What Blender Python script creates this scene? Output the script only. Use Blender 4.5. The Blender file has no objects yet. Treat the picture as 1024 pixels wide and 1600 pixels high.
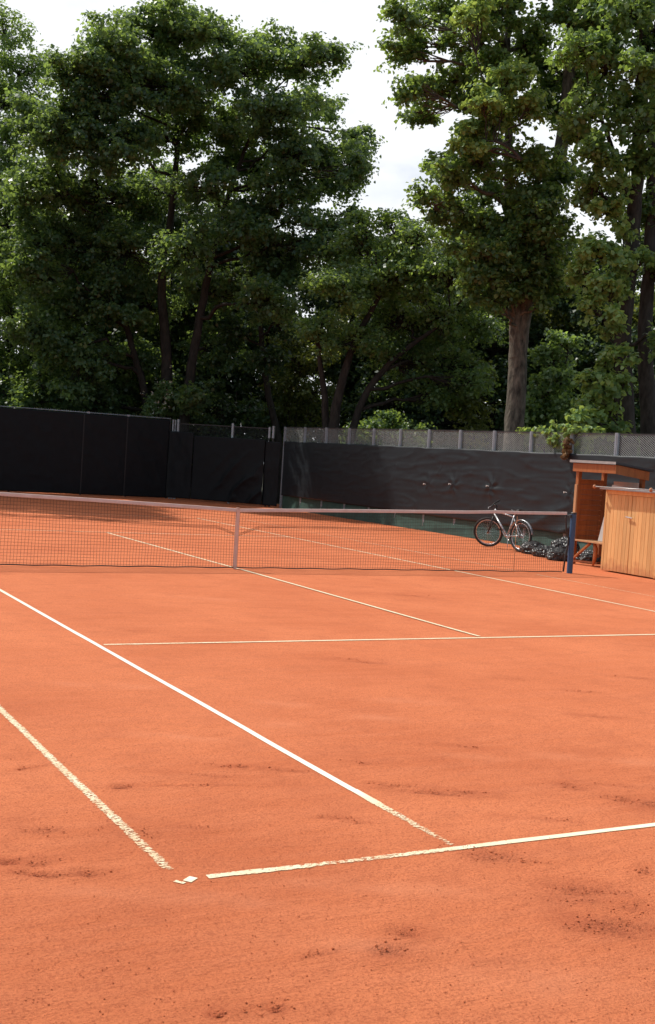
import bpy, bmesh, math, random
import numpy as np
from mathutils import Matrix, Vector
R = math.radians
S = bpy.context.scene
C = S.collection
rng = np.random.default_rng(11)
random.seed(5)

# ------------------------------------------------------------------ camera
CAM = np.array([-7.3257, -16.367, 1.786]); YAW, PITCH, ROLL, F = .4947, -.0469, .0638, 1852.8
cy, sy, cp, sp, cr, sr = math.cos(YAW), math.sin(YAW), math.cos(PITCH), math.sin(PITCH), math.cos(ROLL), math.sin(ROLL)
_f = np.array([sy*cp, cy*cp, sp]); _r = np.array([cy, -sy, 0.]); _u = np.cross(_r, _f)
AX, AY, AZ = cr*_r+sr*_u, -sr*_r+cr*_u, _f
cd = bpy.data.cameras.new('camera'); cam = bpy.data.objects.new('camera', cd); C.objects.link(cam)
cd.sensor_fit = 'VERTICAL'; cd.sensor_height = 24; cd.sensor_width = 24; cd.lens = F/1600*24
cd.clip_start = .05; cd.clip_end = 3000
m = Matrix.Identity(4)
for i in range(3):
    m[i][0], m[i][1], m[i][2], m[i][3] = AX[i], AY[i], -AZ[i], CAM[i]
cam.matrix_world = m
S.camera = cam
S.render.resolution_x, S.render.resolution_y = 655, 1024

# ------------------------------------------------------------------ light
SUN_TRAVEL = Vector((.46, -.74, -1.12)).normalized()
SUN_EL = math.asin(-SUN_TRAVEL.z); SUN_AZ = math.atan2(-SUN_TRAVEL.x, -SUN_TRAVEL.y)
sd = bpy.data.lights.new('sun', 'SUN'); sun = bpy.data.objects.new('sun', sd); C.objects.link(sun)
sd.energy = 4.0; sd.angle = R(.55); sd.color = (1, .95, .87)
sun.rotation_euler = SUN_TRAVEL.to_track_quat('-Z', 'Y').to_euler(); sun.location = (-10, 20, 30)
S.view_settings.view_transform = 'Standard'; S.view_settings.look = 'None'
S.view_settings.exposure = 0.0; S.view_settings.gamma = 1
W = bpy.data.worlds.new("World"); S.world = W; W.use_nodes = True
nt = W.node_tree; nt.nodes.clear()
def N(t, ty, **k):
    n = t.nodes.new(ty)
    for a, b in k.items():
        if a in n.bl_rna.properties: setattr(n, a, b)
        else: n.inputs[a].default_value = b
    return n
out = N(nt, 'ShaderNodeOutputWorld'); sky = N(nt, 'ShaderNodeTexSky')
sky.sky_type = 'NISHITA'; sky.sun_disc = False; sky.sun_elevation = SUN_EL; sky.sun_rotation = SUN_AZ; sky.dust_density = 2
b1 = N(nt, 'ShaderNodeBackground'); b1.inputs[1].default_value = .09
b2 = N(nt, 'ShaderNodeBackground'); b2.inputs[0].default_value = (.93, .965, 1, 1); b2.inputs[1].default_value = 1.1
tc = N(nt, 'ShaderNodeTexCoord')
no = N(nt, 'ShaderNodeTexNoise'); no.inputs['Scale'].default_value = 3.2; no.inputs['Detail'].default_value = 6; no.inputs['Roughness'].default_value = .55
mp = N(nt, 'ShaderNodeMapping'); mp.inputs['Scale'].default_value = (1, 1, 2.2); mp.inputs['Location'].default_value = (.3, .1, .2)
nt.links.new(tc.outputs['Generated'], mp.inputs[0]); nt.links.new(mp.outputs[0], no.inputs['Vector'])
# clouds bank up in the half of the sky the sun stands in; the rest is mostly blue
vd = N(nt, 'ShaderNodeVectorMath', operation='DOT_PRODUCT'); vd.inputs[1].default_value = (-.1, .97, .15)
nt.links.new(tc.outputs['Generated'], vd.inputs[0])
mr = N(nt, 'ShaderNodeMapRange'); mr.inputs[1].default_value = -.1; mr.inputs[2].default_value = .55; mr.inputs[3].default_value = .02; mr.inputs[4].default_value = .36
nt.links.new(vd.outputs['Value'], mr.inputs[0])
ad = N(nt, 'ShaderNodeMath', operation='ADD'); nt.links.new(no.outputs[0], ad.inputs[0])
n3 = N(nt, 'ShaderNodeTexNoise'); n3.inputs['Scale'].default_value = 7; n3.inputs['Detail'].default_value = 5; nt.links.new(mp.outputs[0], n3.inputs['Vector'])
r3 = N(nt, 'ShaderNodeMapRange'); r3.inputs[1].default_value = .5; r3.inputs[2].default_value = .72; nt.links.new(n3.outputs[0], r3.inputs[0])
c3 = N(nt, 'ShaderNodeMix', data_type='RGBA'); c3.inputs[6].default_value = (.94, .965, 1, 1); c3.inputs[7].default_value = (.74, .80, .90, 1)
nt.links.new(r3.outputs[0], c3.inputs[0]); nt.links.new(c3.outputs[2], b2.inputs[0]); nt.links.new(mr.outputs[0], ad.inputs[1])
mr2 = N(nt, 'ShaderNodeMapRange'); mr2.inputs[1].default_value = .46; mr2.inputs[2].default_value = .74; nt.links.new(ad.outputs[0], mr2.inputs[0])
mx = N(nt, 'ShaderNodeMixShader'); nt.links.new(sky.outputs[0], b1.inputs[0])
nt.links.new(mr2.outputs[0], mx.inputs[0]); nt.links.new(b1.outputs[0], mx.inputs[1]); nt.links.new(b2.outputs[0], mx.inputs[2]); nt.links.new(mx.outputs[0], out.inputs[0])
try:
    S.cycles.max_bounces = 7; S.cycles.transparent_max_bounces = 8; S.cycles.transmission_bounces = 4
except Exception: pass

# ------------------------------------------------------------------ helpers
def ray(u, v): return AZ+(u-512)/F*AX-(v-800)/F*AY
def g(u, v, z=0):
    d = ray(u, v); return CAM+d*((z-CAM[2])/d[2])
def at(u, v, d): return CAM+ray(u, v)*d
def px(u, v, x):
    d = ray(u, v); return CAM+d*((x-CAM[0])/d[0])

def tag(o, label=None, cat=None, group=None, kind=None):
    if label: o['label'] = label
    if cat: o['category'] = cat
    if group: o['group'] = group
    if kind: o['kind'] = kind
    return o
def empty(name, loc, rz=0, **k):
    o = bpy.data.objects.new(name, None); C.objects.link(o); o.location = loc; o.rotation_euler.z = rz
    o.empty_display_size = .1
    return tag(o, **k)
def link(name, me, mat, parent=None):
    o = bpy.data.objects.new(name, me); C.objects.link(o)
    if mat: me.materials.append(mat)
    if parent: o.parent = parent
    return o
def copy_tree(o, parent=None):
    c = o.copy(); C.objects.link(c)
    if parent: c.parent = parent
    for ch in [x for x in bpy.data.objects if x.parent == o]: copy_tree(ch, c)
    return c

class MB:
    def __init__(s): s.v = []; s.f = []; s.M = Matrix.Identity(4)
    def add(s, vs, fs):
        b = len(s.v); s.v += [tuple(s.M @ Vector(p)) for p in vs]; s.f += [tuple(b+i for i in f) for f in fs]
    def box(s, lo, hi):
        x0, y0, z0 = lo; x1, y1, z1 = hi
        s.add([(x0,y0,z0),(x1,y0,z0),(x1,y1,z0),(x0,y1,z0),(x0,y0,z1),(x1,y0,z1),(x1,y1,z1),(x0,y1,z1)],
              [(0,3,2,1),(4,5,6,7),(0,1,5,4),(1,2,6,5),(2,3,7,6),(3,0,4,7)])
    def beam(s, a, b, w, h, up=(0,0,1)):
        a, b = Vector(a), Vector(b); d = (b-a).normalized(); u = Vector(up)
        x = d.cross(u).normalized(); y = x.cross(d).normalized()
        vs = [p+x*i*w/2+y*j*h/2 for p in (a, b) for i, j in ((-1,-1),(1,-1),(1,1),(-1,1))]
        s.add(vs, [(0,1,2,3),(7,6,5,4),(0,4,5,1),(1,5,6,2),(2,6,7,3),(3,7,4,0)])
    def tube(s, pts, r, n=8, closed=False):
        pts = [Vector(p) for p in pts]; k = len(pts)
        rs = r if isinstance(r, (list, tuple)) else [r]*k
        vs = []; ref = None
        for i, p in enumerate(pts):
            a = pts[(i-1) % k] if (closed or i > 0) else p
            b = pts[(i+1) % k] if (closed or i < k-1) else p
            d = (b-a).normalized()
            if ref is None:
                ref = Vector((0,0,1)) if abs(d.z) < .9 else Vector((1,0,0))
            x = (ref-d*ref.dot(d)).normalized(); ref = x; y = d.cross(x)
            vs += [p+(x*math.cos(2*math.pi*j/n)+y*math.sin(2*math.pi*j/n))*rs[i] for j in range(n)]
        fs = []
        for i in range(k if closed else k-1):
            q = (i+1) % k
            fs += [(i*n+j, i*n+(j+1) % n, q*n+(j+1) % n, q*n+j) for j in range(n)]
        if not closed: fs += [tuple(range(n))[::-1], tuple((k-1)*n+j for j in range(n))]
        s.add(vs, fs)
    def ball(s, c, r, sc=(1,1,1), n=10):
        vs = []; fs = []
        for i in range(n+1):
            t = math.pi*i/n
            for j in range(2*n):
                a = math.pi*j/n
                vs.append((c[0]+r*sc[0]*math.sin(t)*math.cos(a), c[1]+r*sc[1]*math.sin(t)*math.sin(a), c[2]+r*sc[2]*math.cos(t)))
        for i in range(n):
            for j in range(2*n): fs.append((i*2*n+j, (i+1)*2*n+j, (i+1)*2*n+(j+1) % (2*n), i*2*n+(j+1) % (2*n)))
        s.add(vs, fs)
    def ring(s, c, R_, r, n=40, k=6, ry=None):        # ring in the x-z plane
        s.tube([(c[0]+R_*math.cos(2*math.pi*i/n), c[1], c[2]+R_*math.sin(2*math.pi*i/n)) for i in range(n)], r, k, True)
    def build(s, name, mat, parent=None, bevel=0, smooth=False):
        me = bpy.data.meshes.new(name); me.from_pydata(s.v, [], s.f); me.update()
        o = link(name, me, mat, parent)
        if smooth:
            me.polygons.foreach_set('use_smooth', [True]*len(me.polygons))
        if bevel:
            b = o.modifiers.new('b', 'BEVEL'); b.width = bevel; b.segments = 2; b.limit_method = 'ANGLE'
        return o

# hashed value noise in numpy
def vn(x, y, z=0., seed=0):
    x, y, z = np.broadcast_arrays(np.asarray(x, float), np.asarray(y, float), np.asarray(z, float))
    xi, yi, zi = np.floor(x).astype(np.int64), np.floor(y).astype(np.int64), np.floor(z).astype(np.int64)
    fx, fy, fz = x-xi, y-yi, z-zi
    fx, fy, fz = fx*fx*(3-2*fx), fy*fy*(3-2*fy), fz*fz*(3-2*fz)
    def h(a, b, c):
        n = (a*374761393+b*668265263+c*2147483647+seed*974634777) & 0x7fffffff
        n = ((n ^ (n >> 13))*1274126177) & 0x7fffffff
        return ((n ^ (n >> 16)) & 0xffff)/65535.
    r = 0
    for i in (0, 1):
        for j in (0, 1):
            for k in (0, 1):
                r = r+h(xi+i, yi+j, zi+k)*(fx if i else 1-fx)*(fy if j else 1-fy)*(fz if k else 1-fz)
    return r*2-1
def fbm(x, y, z=0., o=4, seed=0):
    r = 0; a = 1; t = 0
    for i in range(o):
        r = r+a*vn(np.asarray(x)*2**i, np.asarray(y)*2**i, np.asarray(z)*2**i, seed+i); t += a; a *= .5
    return r/t

def npmesh(name, verts, loops, counts, attrs=None, smooth=False):
    me = bpy.data.meshes.new(name)
    me.vertices.add(len(verts)); me.vertices.foreach_set('co', np.asarray(verts, np.float32).ravel())
    me.loops.add(len(loops)); me.loops.foreach_set('vertex_index', np.asarray(loops, np.int32))
    me.polygons.add(len(counts)); st = np.concatenate([[0], np.cumsum(counts)[:-1]]).astype(np.int32)
    me.polygons.foreach_set('loop_start', st)
    try: me.polygons.foreach_set('loop_total', np.asarray(counts, np.int32))
    except Exception: pass
    if smooth: me.polygons.foreach_set('use_smooth', np.ones(len(counts), bool))
    for k, a in (attrs or {}).items():
        at_ = me.attributes.new(k, 'FLOAT', 'POINT'); at_.data.foreach_set('value', np.asarray(a, np.float32))
    me.update(calc_edges=True); me.validate()
    return me
def gridmesh(name, P, attrs=None, smooth=True):        # P: (nu, nv, 3)
    nu, nv = P.shape[:2]; idx = np.arange(nu*nv).reshape(nu, nv)
    q = np.stack([idx[:-1, :-1], idx[1:, :-1], idx[1:, 1:], idx[:-1, 1:]], -1).reshape(-1, 4)
    return npmesh(name, P.reshape(-1, 3), q.ravel(), np.full(len(q), 4), attrs, smooth)

# ------------------------------------------------------------------ materials
def mat(name, col, rough=.6, var=.15, scale=8, bump=0, bscale=60, metal=0, spec=.5, col2=None, stretch=(1,1,1), coat=0, coord='Object'):
    m = bpy.data.materials.new(name); m.use_nodes = True; t = m.node_tree; b = t.nodes['Principled BSDF']
    b.inputs['Roughness'].default_value = rough; b.inputs['Metallic'].default_value = metal
    b.inputs['Specular IOR Level'].default_value = spec; b.inputs['Coat Weight'].default_value = coat
    c = N(t, 'ShaderNodeTexCoord'); mp = N(t, 'ShaderNodeMapping'); mp.inputs['Scale'].default_value = stretch
    t.links.new(c.outputs[coord], mp.inputs[0])
    n = N(t, 'ShaderNodeTexNoise'); n.inputs['Scale'].default_value = scale; n.inputs['Detail'].default_value = 7; n.inputs['Roughness'].default_value = .62
    t.links.new(mp.outputs[0], n.inputs['Vector'])
    r = N(t, 'ShaderNodeMapRange'); r.inputs[1].default_value = .28; r.inputs[2].default_value = .72
    t.links.new(n.outputs[0], r.inputs[0])
    x = N(t, 'ShaderNodeMix', data_type='RGBA'); t.links.new(r.outputs[0], x.inputs[0])
    a = col2 or tuple(q*(1-var) for q in col); hi = col if col2 else tuple(min(1, q*(1+var)) for q in col)
    x.inputs[6].default_value = (*a, 1); x.inputs[7].default_value = (*hi, 1)
    t.links.new(x.outputs[2], b.inputs['Base Color'])
    if bump:
        n2 = N(t, 'ShaderNodeTexNoise'); n2.inputs['Scale'].default_value = bscale; n2.inputs['Detail'].default_value = 5
        t.links.new(mp.outputs[0], n2.inputs['Vector'])
        bp = N(t, 'ShaderNodeBump'); bp.inputs['Strength'].default_value = 1; bp.inputs['Distance'].default_value = bump
        t.links.new(n2.outputs[0], bp.inputs['Height']); t.links.new(bp.outputs[0], b.inputs['Normal'])
    return m

def clay_mat():
    m = bpy.data.materials.new('clay'); m.use_nodes = True; t = m.node_tree; b = t.nodes['Principled BSDF']
    b.inputs['Roughness'].default_value = .93; b.inputs['Specular IOR Level'].default_value = .15
    c = N(t, 'ShaderNodeTexCoord'); L = t.links.new
    def noise(scale, det, rough, st=(1,1,1), rot=0):
        mp = N(t, 'ShaderNodeMapping'); mp.inputs['Scale'].default_value = st; mp.inputs['Rotation'].default_value = (0,0,rot)
        L(c.outputs['Object'], mp.inputs[0]); n = N(t, 'ShaderNodeTexNoise'); n.inputs['Scale'].default_value = scale
        n.inputs['Detail'].default_value = det; n.inputs['Roughness'].default_value = rough; L(mp.outputs[0], n.inputs['Vector']); return n.outputs[0]
    def rng_(s, a, b_, lo=0, hi=1):
        r = N(t, 'ShaderNodeMapRange'); r.inputs[1].default_value = a; r.inputs[2].default_value = b_; r.inputs[3].default_value = lo; r.inputs[4].default_value = hi
        L(s, r.inputs[0]); return r.outputs[0]
    def mixc(f, a, b_):
        x = N(t, 'ShaderNodeMix', data_type='RGBA'); L(f, x.inputs[0])
        for q, i in ((a, 6), (b_, 7)):
            if isinstance(q, tuple): x.inputs[i].default_value = (*q, 1)
            else: L(q, x.inputs[i])
        return x.outputs[2]
    def math_(op, a, b_):
        x = N(t, 'ShaderNodeMath', operation=op)
        for q, i in ((a, 0), (b_, 1)):
            if isinstance(q, (int, float)): x.inputs[i].default_value = q
            else: L(q, x.inputs[i])
        return x.outputs[0]
    big = noise(.55, 5, .6); streak = noise(5, 6, .65, (.22, 1.5, 1), R(12)); med = noise(3.1, 6, .65); fine = noise(95, 3, .7); grit = noise(48, 7, .8); pit = noise(38, 4, .85)
    col = mixc(rng_(big, .36, .64), (.60, .168, .068), (.72, .222, .094))
    col = mixc(rng_(streak, .42, .7, 0, .55), col, (.70, .225, .104))
    col = mixc(rng_(med, .5, .72, 0, .45), col, (.49, .135, .060))
    col = mixc(rng_(fine, .49, .64, 0, .65), col, (.38, .092, .04))
    rough_zone = rng_(noise(.35, 3, .6), .42, .62, .25, 1)
    col = mixc(math_('MULTIPLY', rng_(pit, .55, .66), math_('MULTIPLY', rough_zone, .5)), col, (.33, .075, .032))
    at_ = N(t, 'ShaderNodeAttribute'); at_.attribute_name = 'scuff'
    sc = math_('MULTIPLY', at_.outputs['Fac'], rng_(grit, .43, .60, .25, 1))
    col = mixc(sc, col, (.235, .052, .024))
    so = N(t, 'ShaderNodeAttribute'); so.attribute_name = 'soft'
    col = mixc(math_('MULTIPLY', so.outputs['Fac'], rng_(med, .3, .6, .15, .55)), col, (.40, .092, .040))
    pl = N(t, 'ShaderNodeAttribute'); pl.attribute_name = 'pale'
    col = mixc(math_('MULTIPLY', pl.outputs['Fac'], .45), col, (.78, .29, .15))
    L(col, b.inputs['Base Color'])
    drag = noise(46, 4, .6, (.10, 1.6, 1), YAW+.05); col2_ = rng_(drag, .5, .68, 0, .28)
    col = mixc(math_('MULTIPLY', col2_, rough_zone), col, (.40, .10, .042)); L(col, b.inputs['Base Color'])
    h = math_('ADD', math_('MULTIPLY', fine, .5), math_('MULTIPLY', grit, 1.0))
    h = math_('ADD', h, math_('MULTIPLY', streak, .8)); h = math_('SUBTRACT', h, math_('MULTIPLY', drag, .45))
    h = math_('ADD', h, math_('MULTIPLY', math_('MULTIPLY', at_.outputs['Fac'], noise(60, 3, .6)), 2.5))
    bp = N(t, 'ShaderNodeBump'); bp.inputs['Strength'].default_value = 1; bp.inputs['Distance'].default_value = .011
    L(h, bp.inputs['Height']); L(bp.outputs[0], b.inputs['Normal'])
    return m

def line_mat():
    m = bpy.data.materials.new('line_paint'); m.use_nodes = True; t = m.node_tree; b = t.nodes['Principled BSDF']; L = t.links.new
    b.inputs['Roughness'].default_value = .55
    c = N(t, 'ShaderNodeTexCoord'); n = N(t, 'ShaderNodeTexNoise'); n.inputs['Scale'].default_value = 55; n.inputs['Detail'].default_value = 8; n.inputs['Roughness'].default_value = .8
    mp_ = N(t, 'ShaderNodeMapping'); mp_.inputs['Rotation'].default_value = (0, 0, .6); mp_.inputs['Scale'].default_value = (.8, 1.15, 1); L(c.outputs['Object'], mp_.inputs[0]); L(mp_.outputs[0], n.inputs['Vector'])
    at_ = N(t, 'ShaderNodeAttribute'); at_.attribute_name = 'wear'
    a = N(t, 'ShaderNodeMath', operation='MULTIPLY'); a.inputs[1].default_value = .28; L(at_.outputs['Fac'], a.inputs[0])
    a2 = N(t, 'ShaderNodeMath', operation='ADD'); a2.inputs[1].default_value = .28; L(a.outputs[0], a2.inputs[0])
    s = N(t, 'ShaderNodeMath', operation='SUBTRACT'); L(n.outputs[0], s.inputs[0]); L(a2.outputs[0], s.inputs[1])
    r = N(t, 'ShaderNodeMapRange'); r.inputs[1].default_value = -.02; r.inputs[2].default_value = .03; L(s.outputs[0], r.inputs[0])
    # dust of clay on the paint
    n3 = N(t, 'ShaderNodeTexNoise'); n3.inputs['Scale'].default_value = 9; n3.inputs['Detail'].default_value = 5; L(c.outputs['Object'], n3.inputs['Vector'])
    ds = N(t, 'ShaderNodeMapRange'); ds.inputs[1].default_value = .3; ds.inputs[2].default_value = .6; L(n3.outputs[0], ds.inputs[0])
    dm = N(t, 'ShaderNodeMath', operation='MULTIPLY'); L(ds.outputs[0], dm.inputs[0]); L(at_.outputs['Fac'], dm.inputs[1])
    x = N(t, 'ShaderNodeMix', data_type='RGBA'); x.inputs[7].default_value = (.78, .5, .27, 1)
    cm = N(t, 'ShaderNodeMath', operation='MULTIPLY', use_clamp=True); cm.inputs[1].default_value = 6; L(at_.outputs['Fac'], cm.inputs[0])
    x0 = N(t, 'ShaderNodeMix', data_type='RGBA'); x0.inputs[6].default_value = (.85, .84, .80, 1); x0.inputs[7].default_value = (.84, .78, .55, 1); L(cm.outputs[0], x0.inputs[0]); L(x0.outputs[2], x.inputs[6])
    L(dm.outputs[0], x.inputs[0]); L(x.outputs[2], b.inputs['Base Color'])
    L(r.outputs[0], b.inputs['Alpha'])
    return m

def leaf_mat(name, dark, light, trans, tfac=.38):
    m = bpy.data.materials.new(name); m.use_nodes = True; t = m.node_tree; b = t.nodes['Principled BSDF']; L = t.links.new
    b.inputs['Roughness'].default_value = .38; b.inputs['Specular IOR Level'].default_value = .5
    at_ = N(t, 'ShaderNodeAttribute'); at_.attribute_name = 'tint'
    x = N(t, 'ShaderNodeMix', data_type='RGBA'); L(at_.outputs['Fac'], x.inputs[0]); x.inputs[6].default_value = (*dark, 1); x.inputs[7].default_value = (*light, 1)
    L(x.outputs[2], b.inputs['Base Color'])
    tr = N(t, 'ShaderNodeBsdfTranslucent')
    y = N(t, 'ShaderNodeMix', data_type='RGBA'); L(at_.outputs['Fac'], y.inputs[0]); y.inputs[6].default_value = tuple(q*.6 for q in trans)+(1,); y.inputs[7].default_value = (*trans, 1)
    L(y.outputs[2], tr.inputs[0])
    s = N(t, 'ShaderNodeMixShader'); s.inputs[0].default_value = tfac
    L(b.outputs[0], s.inputs[1]); L(tr.outputs[0], s.inputs[2]); L(s.outputs[0], t.nodes['Material Output'].inputs[0])
    return m
def bark_mat(name, a, b_, bump=.03):
    m = mat(name, b_, .9, col2=a, scale=9, stretch=(1, 1, .35), bump=bump, bscale=14, spec=.15)
    return m
def plank_mat(name, col, dark, scale=3):
    m = mat(name, col, .55, col2=dark, scale=scale, stretch=(6, 6, .5), bump=.0015, bscale=30)
    t = m.node_tree; b = t.nodes['Principled BSDF']; src = b.inputs['Base Color'].links[0].from_socket
    ge = N(t, 'ShaderNodeNewGeometry'); mr_ = N(t, 'ShaderNodeMapRange'); mr_.inputs[3].default_value = .80; mr_.inputs[4].default_value = 1.12
    t.links.new(ge.outputs['Random Per Island'], mr_.inputs[0])
    hs = N(t, 'ShaderNodeHueSaturation'); t.links.new(mr_.outputs[0], hs.inputs['Value']); t.links.new(src, hs.inputs['Color'])
    # red clay splashed on the foot of the boards, grime streaks
    c = N(t, 'ShaderNodeTexCoord'); n = N(t, 'ShaderNodeTexNoise'); n.inputs['Scale'].default_value = 7; n.inputs['Detail'].default_value = 6; t.links.new(c.outputs['Object'], n.inputs[0])
    sx = N(t, 'ShaderNodeSeparateXYZ'); t.links.new(c.outputs['Object'], sx.inputs[0])
    ma = N(t, 'ShaderNodeMath', operation='MULTIPLY'); ma.inputs[1].default_value = 1.6; t.links.new(sx.outputs[2], ma.inputs[0])
    sb = N(t, 'ShaderNodeMath', operation='SUBTRACT'); t.links.new(n.outputs[0], sb.inputs[0]); t.links.new(ma.outputs[0], sb.inputs[1])
    r2 = N(t, 'ShaderNodeMapRange'); r2.inputs[1].default_value = .12; r2.inputs[2].default_value = .45; r2.inputs[4].default_value = .6; t.links.new(sb.outputs[0], r2.inputs[0])
    x = N(t, 'ShaderNodeMix', data_type='RGBA'); t.links.new(r2.outputs[0], x.inputs[0]); t.links.new(hs.outputs[0], x.inputs[6]); x.inputs[7].default_value = (.42, .14, .06, 1)
    t.links.new(x.outputs[2], b.inputs['Base Color'])
    return m

M = dict(
    clay=clay_mat(), line=line_mat(),
    soil=mat('soil_grass', (.05, .06, .022), .95, col2=(.035, .028, .018), scale=1.3, bump=.02, bscale=20),
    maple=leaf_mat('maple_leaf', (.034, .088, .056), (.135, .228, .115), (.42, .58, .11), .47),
    maple_lit=leaf_mat('maple_leaf_light', (.065, .130, .064), (.19, .29, .13), (.46, .64, .11), .48),  # paler maple green, with sunlit brightness put into the colour
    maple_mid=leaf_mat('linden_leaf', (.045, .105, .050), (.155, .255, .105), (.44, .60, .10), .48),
    ivy_lit_bough=leaf_mat('vine_and_lit_bough_leaf', (.10, .20, .08), (.30, .44, .16), (.58, .72, .14), .48),  # vine green; on the maple boughs it stands in for sunlit leaves
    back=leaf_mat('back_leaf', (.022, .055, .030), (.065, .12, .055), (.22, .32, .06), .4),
    sunlit_tone=leaf_mat('sunlit_tone_leaf', (.06, .11, .03), (.17, .20, .05), (.34, .38, .06), .45),  # sunlight on distant greenery, put into the leaf colour
    dead=leaf_mat('dead_leaf', (.14, .075, .03), (.33, .2, .09), (.3, .18, .06), .3),
    petal=leaf_mat('petal', (.6, .62, .5), (.75, .75, .66), (.6, .6, .5), .3),
    bark=bark_mat('bark_dark', (.016, .015, .013), (.055, .049, .043)),
    bark2=bark_mat('bark_flaky', (.022, .021, .019), (.22, .19, .15), .05),
    bark3=bark_mat('bark_smooth', (.026, .023, .020), (.085, .074, .065), .02),
    screen=mat('black_screen', (.0035, .0056, .0080), .55, var=.3, scale=5, bump=.0015, bscale=120, spec=.25),
    screen2=mat('side_screen', (.012, .0175, .0235), .5, col2=(.0075, .0108, .0145), scale=3, bump=.0012, bscale=130, spec=.45),
    gscreen=mat('green_screen', (.028, .072, .058), .6, var=.35, scale=6, bump=.002, bscale=80),
    side_seam=mat('seam_tape', (.010, .012, .014), .5, var=.3),
    steel=mat('galvanised_post', (.34, .38, .42), .5, var=.2, scale=12, metal=.6),
    lattice=mat('lattice', (.40, .40, .39), .55, var=.2, scale=14, metal=.3),
    darksteel=mat('dark_post', (.03, .03, .032), .55, var=.3, scale=12),
    cord=mat('net_cord', (.035, .025, .02), .85, var=.3),
    band=mat('net_band', (.72, .56, .50), .8, col2=(.62, .44, .37), scale=7, bump=.001, bscale=90),
    tape=mat('side_tape', (.035, .03, .03), .8, var=.3),
    blue=mat('blue_paint', (.030, .10, .22), .42, col2=(.022, .07, .15), scale=10),
    wood=plank_mat('shelter_wood', (.46, .16, .045), (.30, .09, .025)),
    woodl=plank_mat('locker_wood', (.80, .48, .20), (.66, .33, .12)),
    woodp=plank_mat('pale_wood', (.60, .34, .17), (.42, .2, .09)),
    felt=mat('roof_felt', (.045, .05, .055), .8, var=.25, scale=30, bump=.002),
    zinc=mat('zinc', (.42, .40, .39), .45, var=.15, metal=.5),
    board=mat('board', (.50, .50, .49), .6, var=.12, scale=5),
    pinkboard=mat('pink_board', (.50, .34, .27), .7, var=.12, scale=5),
    bag=mat('bag', (.022, .022, .024), .36, var=.3, scale=9, bump=.006, bscale=6, spec=.6),
    rubber=mat('rubber', (.014, .014, .015), .75, var=.2),
    alloy=mat('alloy', (.62, .62, .64), .28, var=.1, metal=.85),
    silver=mat('silver_frame', (.55, .56, .58), .3, var=.08, metal=.45, coat=.5),
    black=mat('black_plastic', (.015, .015, .016), .4, var=.2),
    red=mat('reflector', (.35, .02, .015), .3, var=.1),
    rope=mat('white_tie', (.75, .74, .7), .7, var=.1),
)

# ------------------------------------------------------------------ ground, court
n = 40; a = np.linspace(-150, 150, n); X, Y = np.meshgrid(a, a, indexing='ij')
o = link('ground', gridmesh('ground', np.stack([X, Y, np.full_like(X, -.06)], -1)), M['soil']); tag(o, kind='structure')

def axis(parts):
    r = []
    for a0, a1, st in parts: r += list(np.arange(a0, a1-st*.3, st))
    r.append(parts[-1][1]); return np.array(r)
gx = axis([(-16, -7.2, .4), (-7.2, -1.2, .02), (-1.2, 4, .06), (4, 10.9, .15)])
gy = axis([(-22, -13.8, .4), (-13.8, -8.6, .02), (-8.6, -2, .05), (-2, 22.6, .15)])
X, Y = np.meshgrid(gx, gy, indexing='ij')
# scuffs and shoe prints: pixel of the photo, length and width in metres, heading, depth, darkness
SC = [(375,1196,.10,.05,.2,1,1),(450,1202,.28,.05,.0,.5,.6),(190,1227,.10,.06,.5,1,1),(275,1225,.55,.02,.35,.8,.7),(45,1198,.3,.03,.9,.7,.6),
      (620,1226,.22,.06,.1,1,.9),(665,1236,.4,.06,.05,.7,.8),(725,1236,.25,.05,.1,.5,.6),(890,1226,.2,.10,-.5,.7,.7),(962,1246,.18,.08,0,.6,.7),(1015,1255,.25,.12,0,.7,.8),
      (868,1280,.25,.04,0,.5,.5),(60,1345,.2,.07,.3,.8,.5),(12,1345,.1,.04,.3,1,1),(35,1361,.09,.04,.2,1,1),(58,1364,.1,.04,.2,1,1),(80,1366,.12,.04,.2,1,1),(132,1363,.14,.06,.2,.9,.9),
      (770,1335,.26,.14,.3,.8,.8),(735,1322,.14,.06,.4,.8,.8),(825,1345,.2,.04,.1,.5,.5),(905,1388,.34,.12,.1,.8,.7),(895,1402,.3,.10,.1,.5,.5),(1003,1362,.2,.06,1.2,.6,.6),
      (630,1457,.13,.08,.4,.8,.8),(605,1482,.16,.10,.4,.9,.9),(512,1485,.22,.04,.7,.6,.6),(960,1445,.3,.16,.1,.7,.75),(985,1418,.2,.1,.1,.5,.5),(915,1447,.2,.1,.1,.5,.5),
      (340,1582,.05,.035,.2,1.4,1.5),(432,1573,.05,.035,.2,1.4,1.5),(395,1578,.3,.08,.2,.4,.3),(575,1034,.35,.08,0,.5,.6),(540,1028,.25,.05,0,.4,.4),(905,1079,.3,.06,0,.5,.5),
      (800,1060,.3,.06,0,.4,.4),(990,1058,.4,.08,0,.4,.4),(335,1210,.3,.04,.1,.4,.4),(520,1275,.2,.04,.2,.5,.5),(560,1283,.12,.03,.2,.6,.5),(210,1300,.3,.12,.2,.4,.35),
      (70,1296,.2,.08,.2,.5,.45),(345,1195,.14,.05,0,.5,.4),(560,1190,.2,.04,0,.3,.3),(955,1225,.3,.05,0,.4,.35),(300,1290,.2,.05,.2,.4,.3),(210,985,.4,.15,0,.3,.3),(640,930,.5,.2,0,.3,.35),(930,1118,.3,.07,0,.3,.4),(720,1165,.3,.06,0,.3,.3)]
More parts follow.
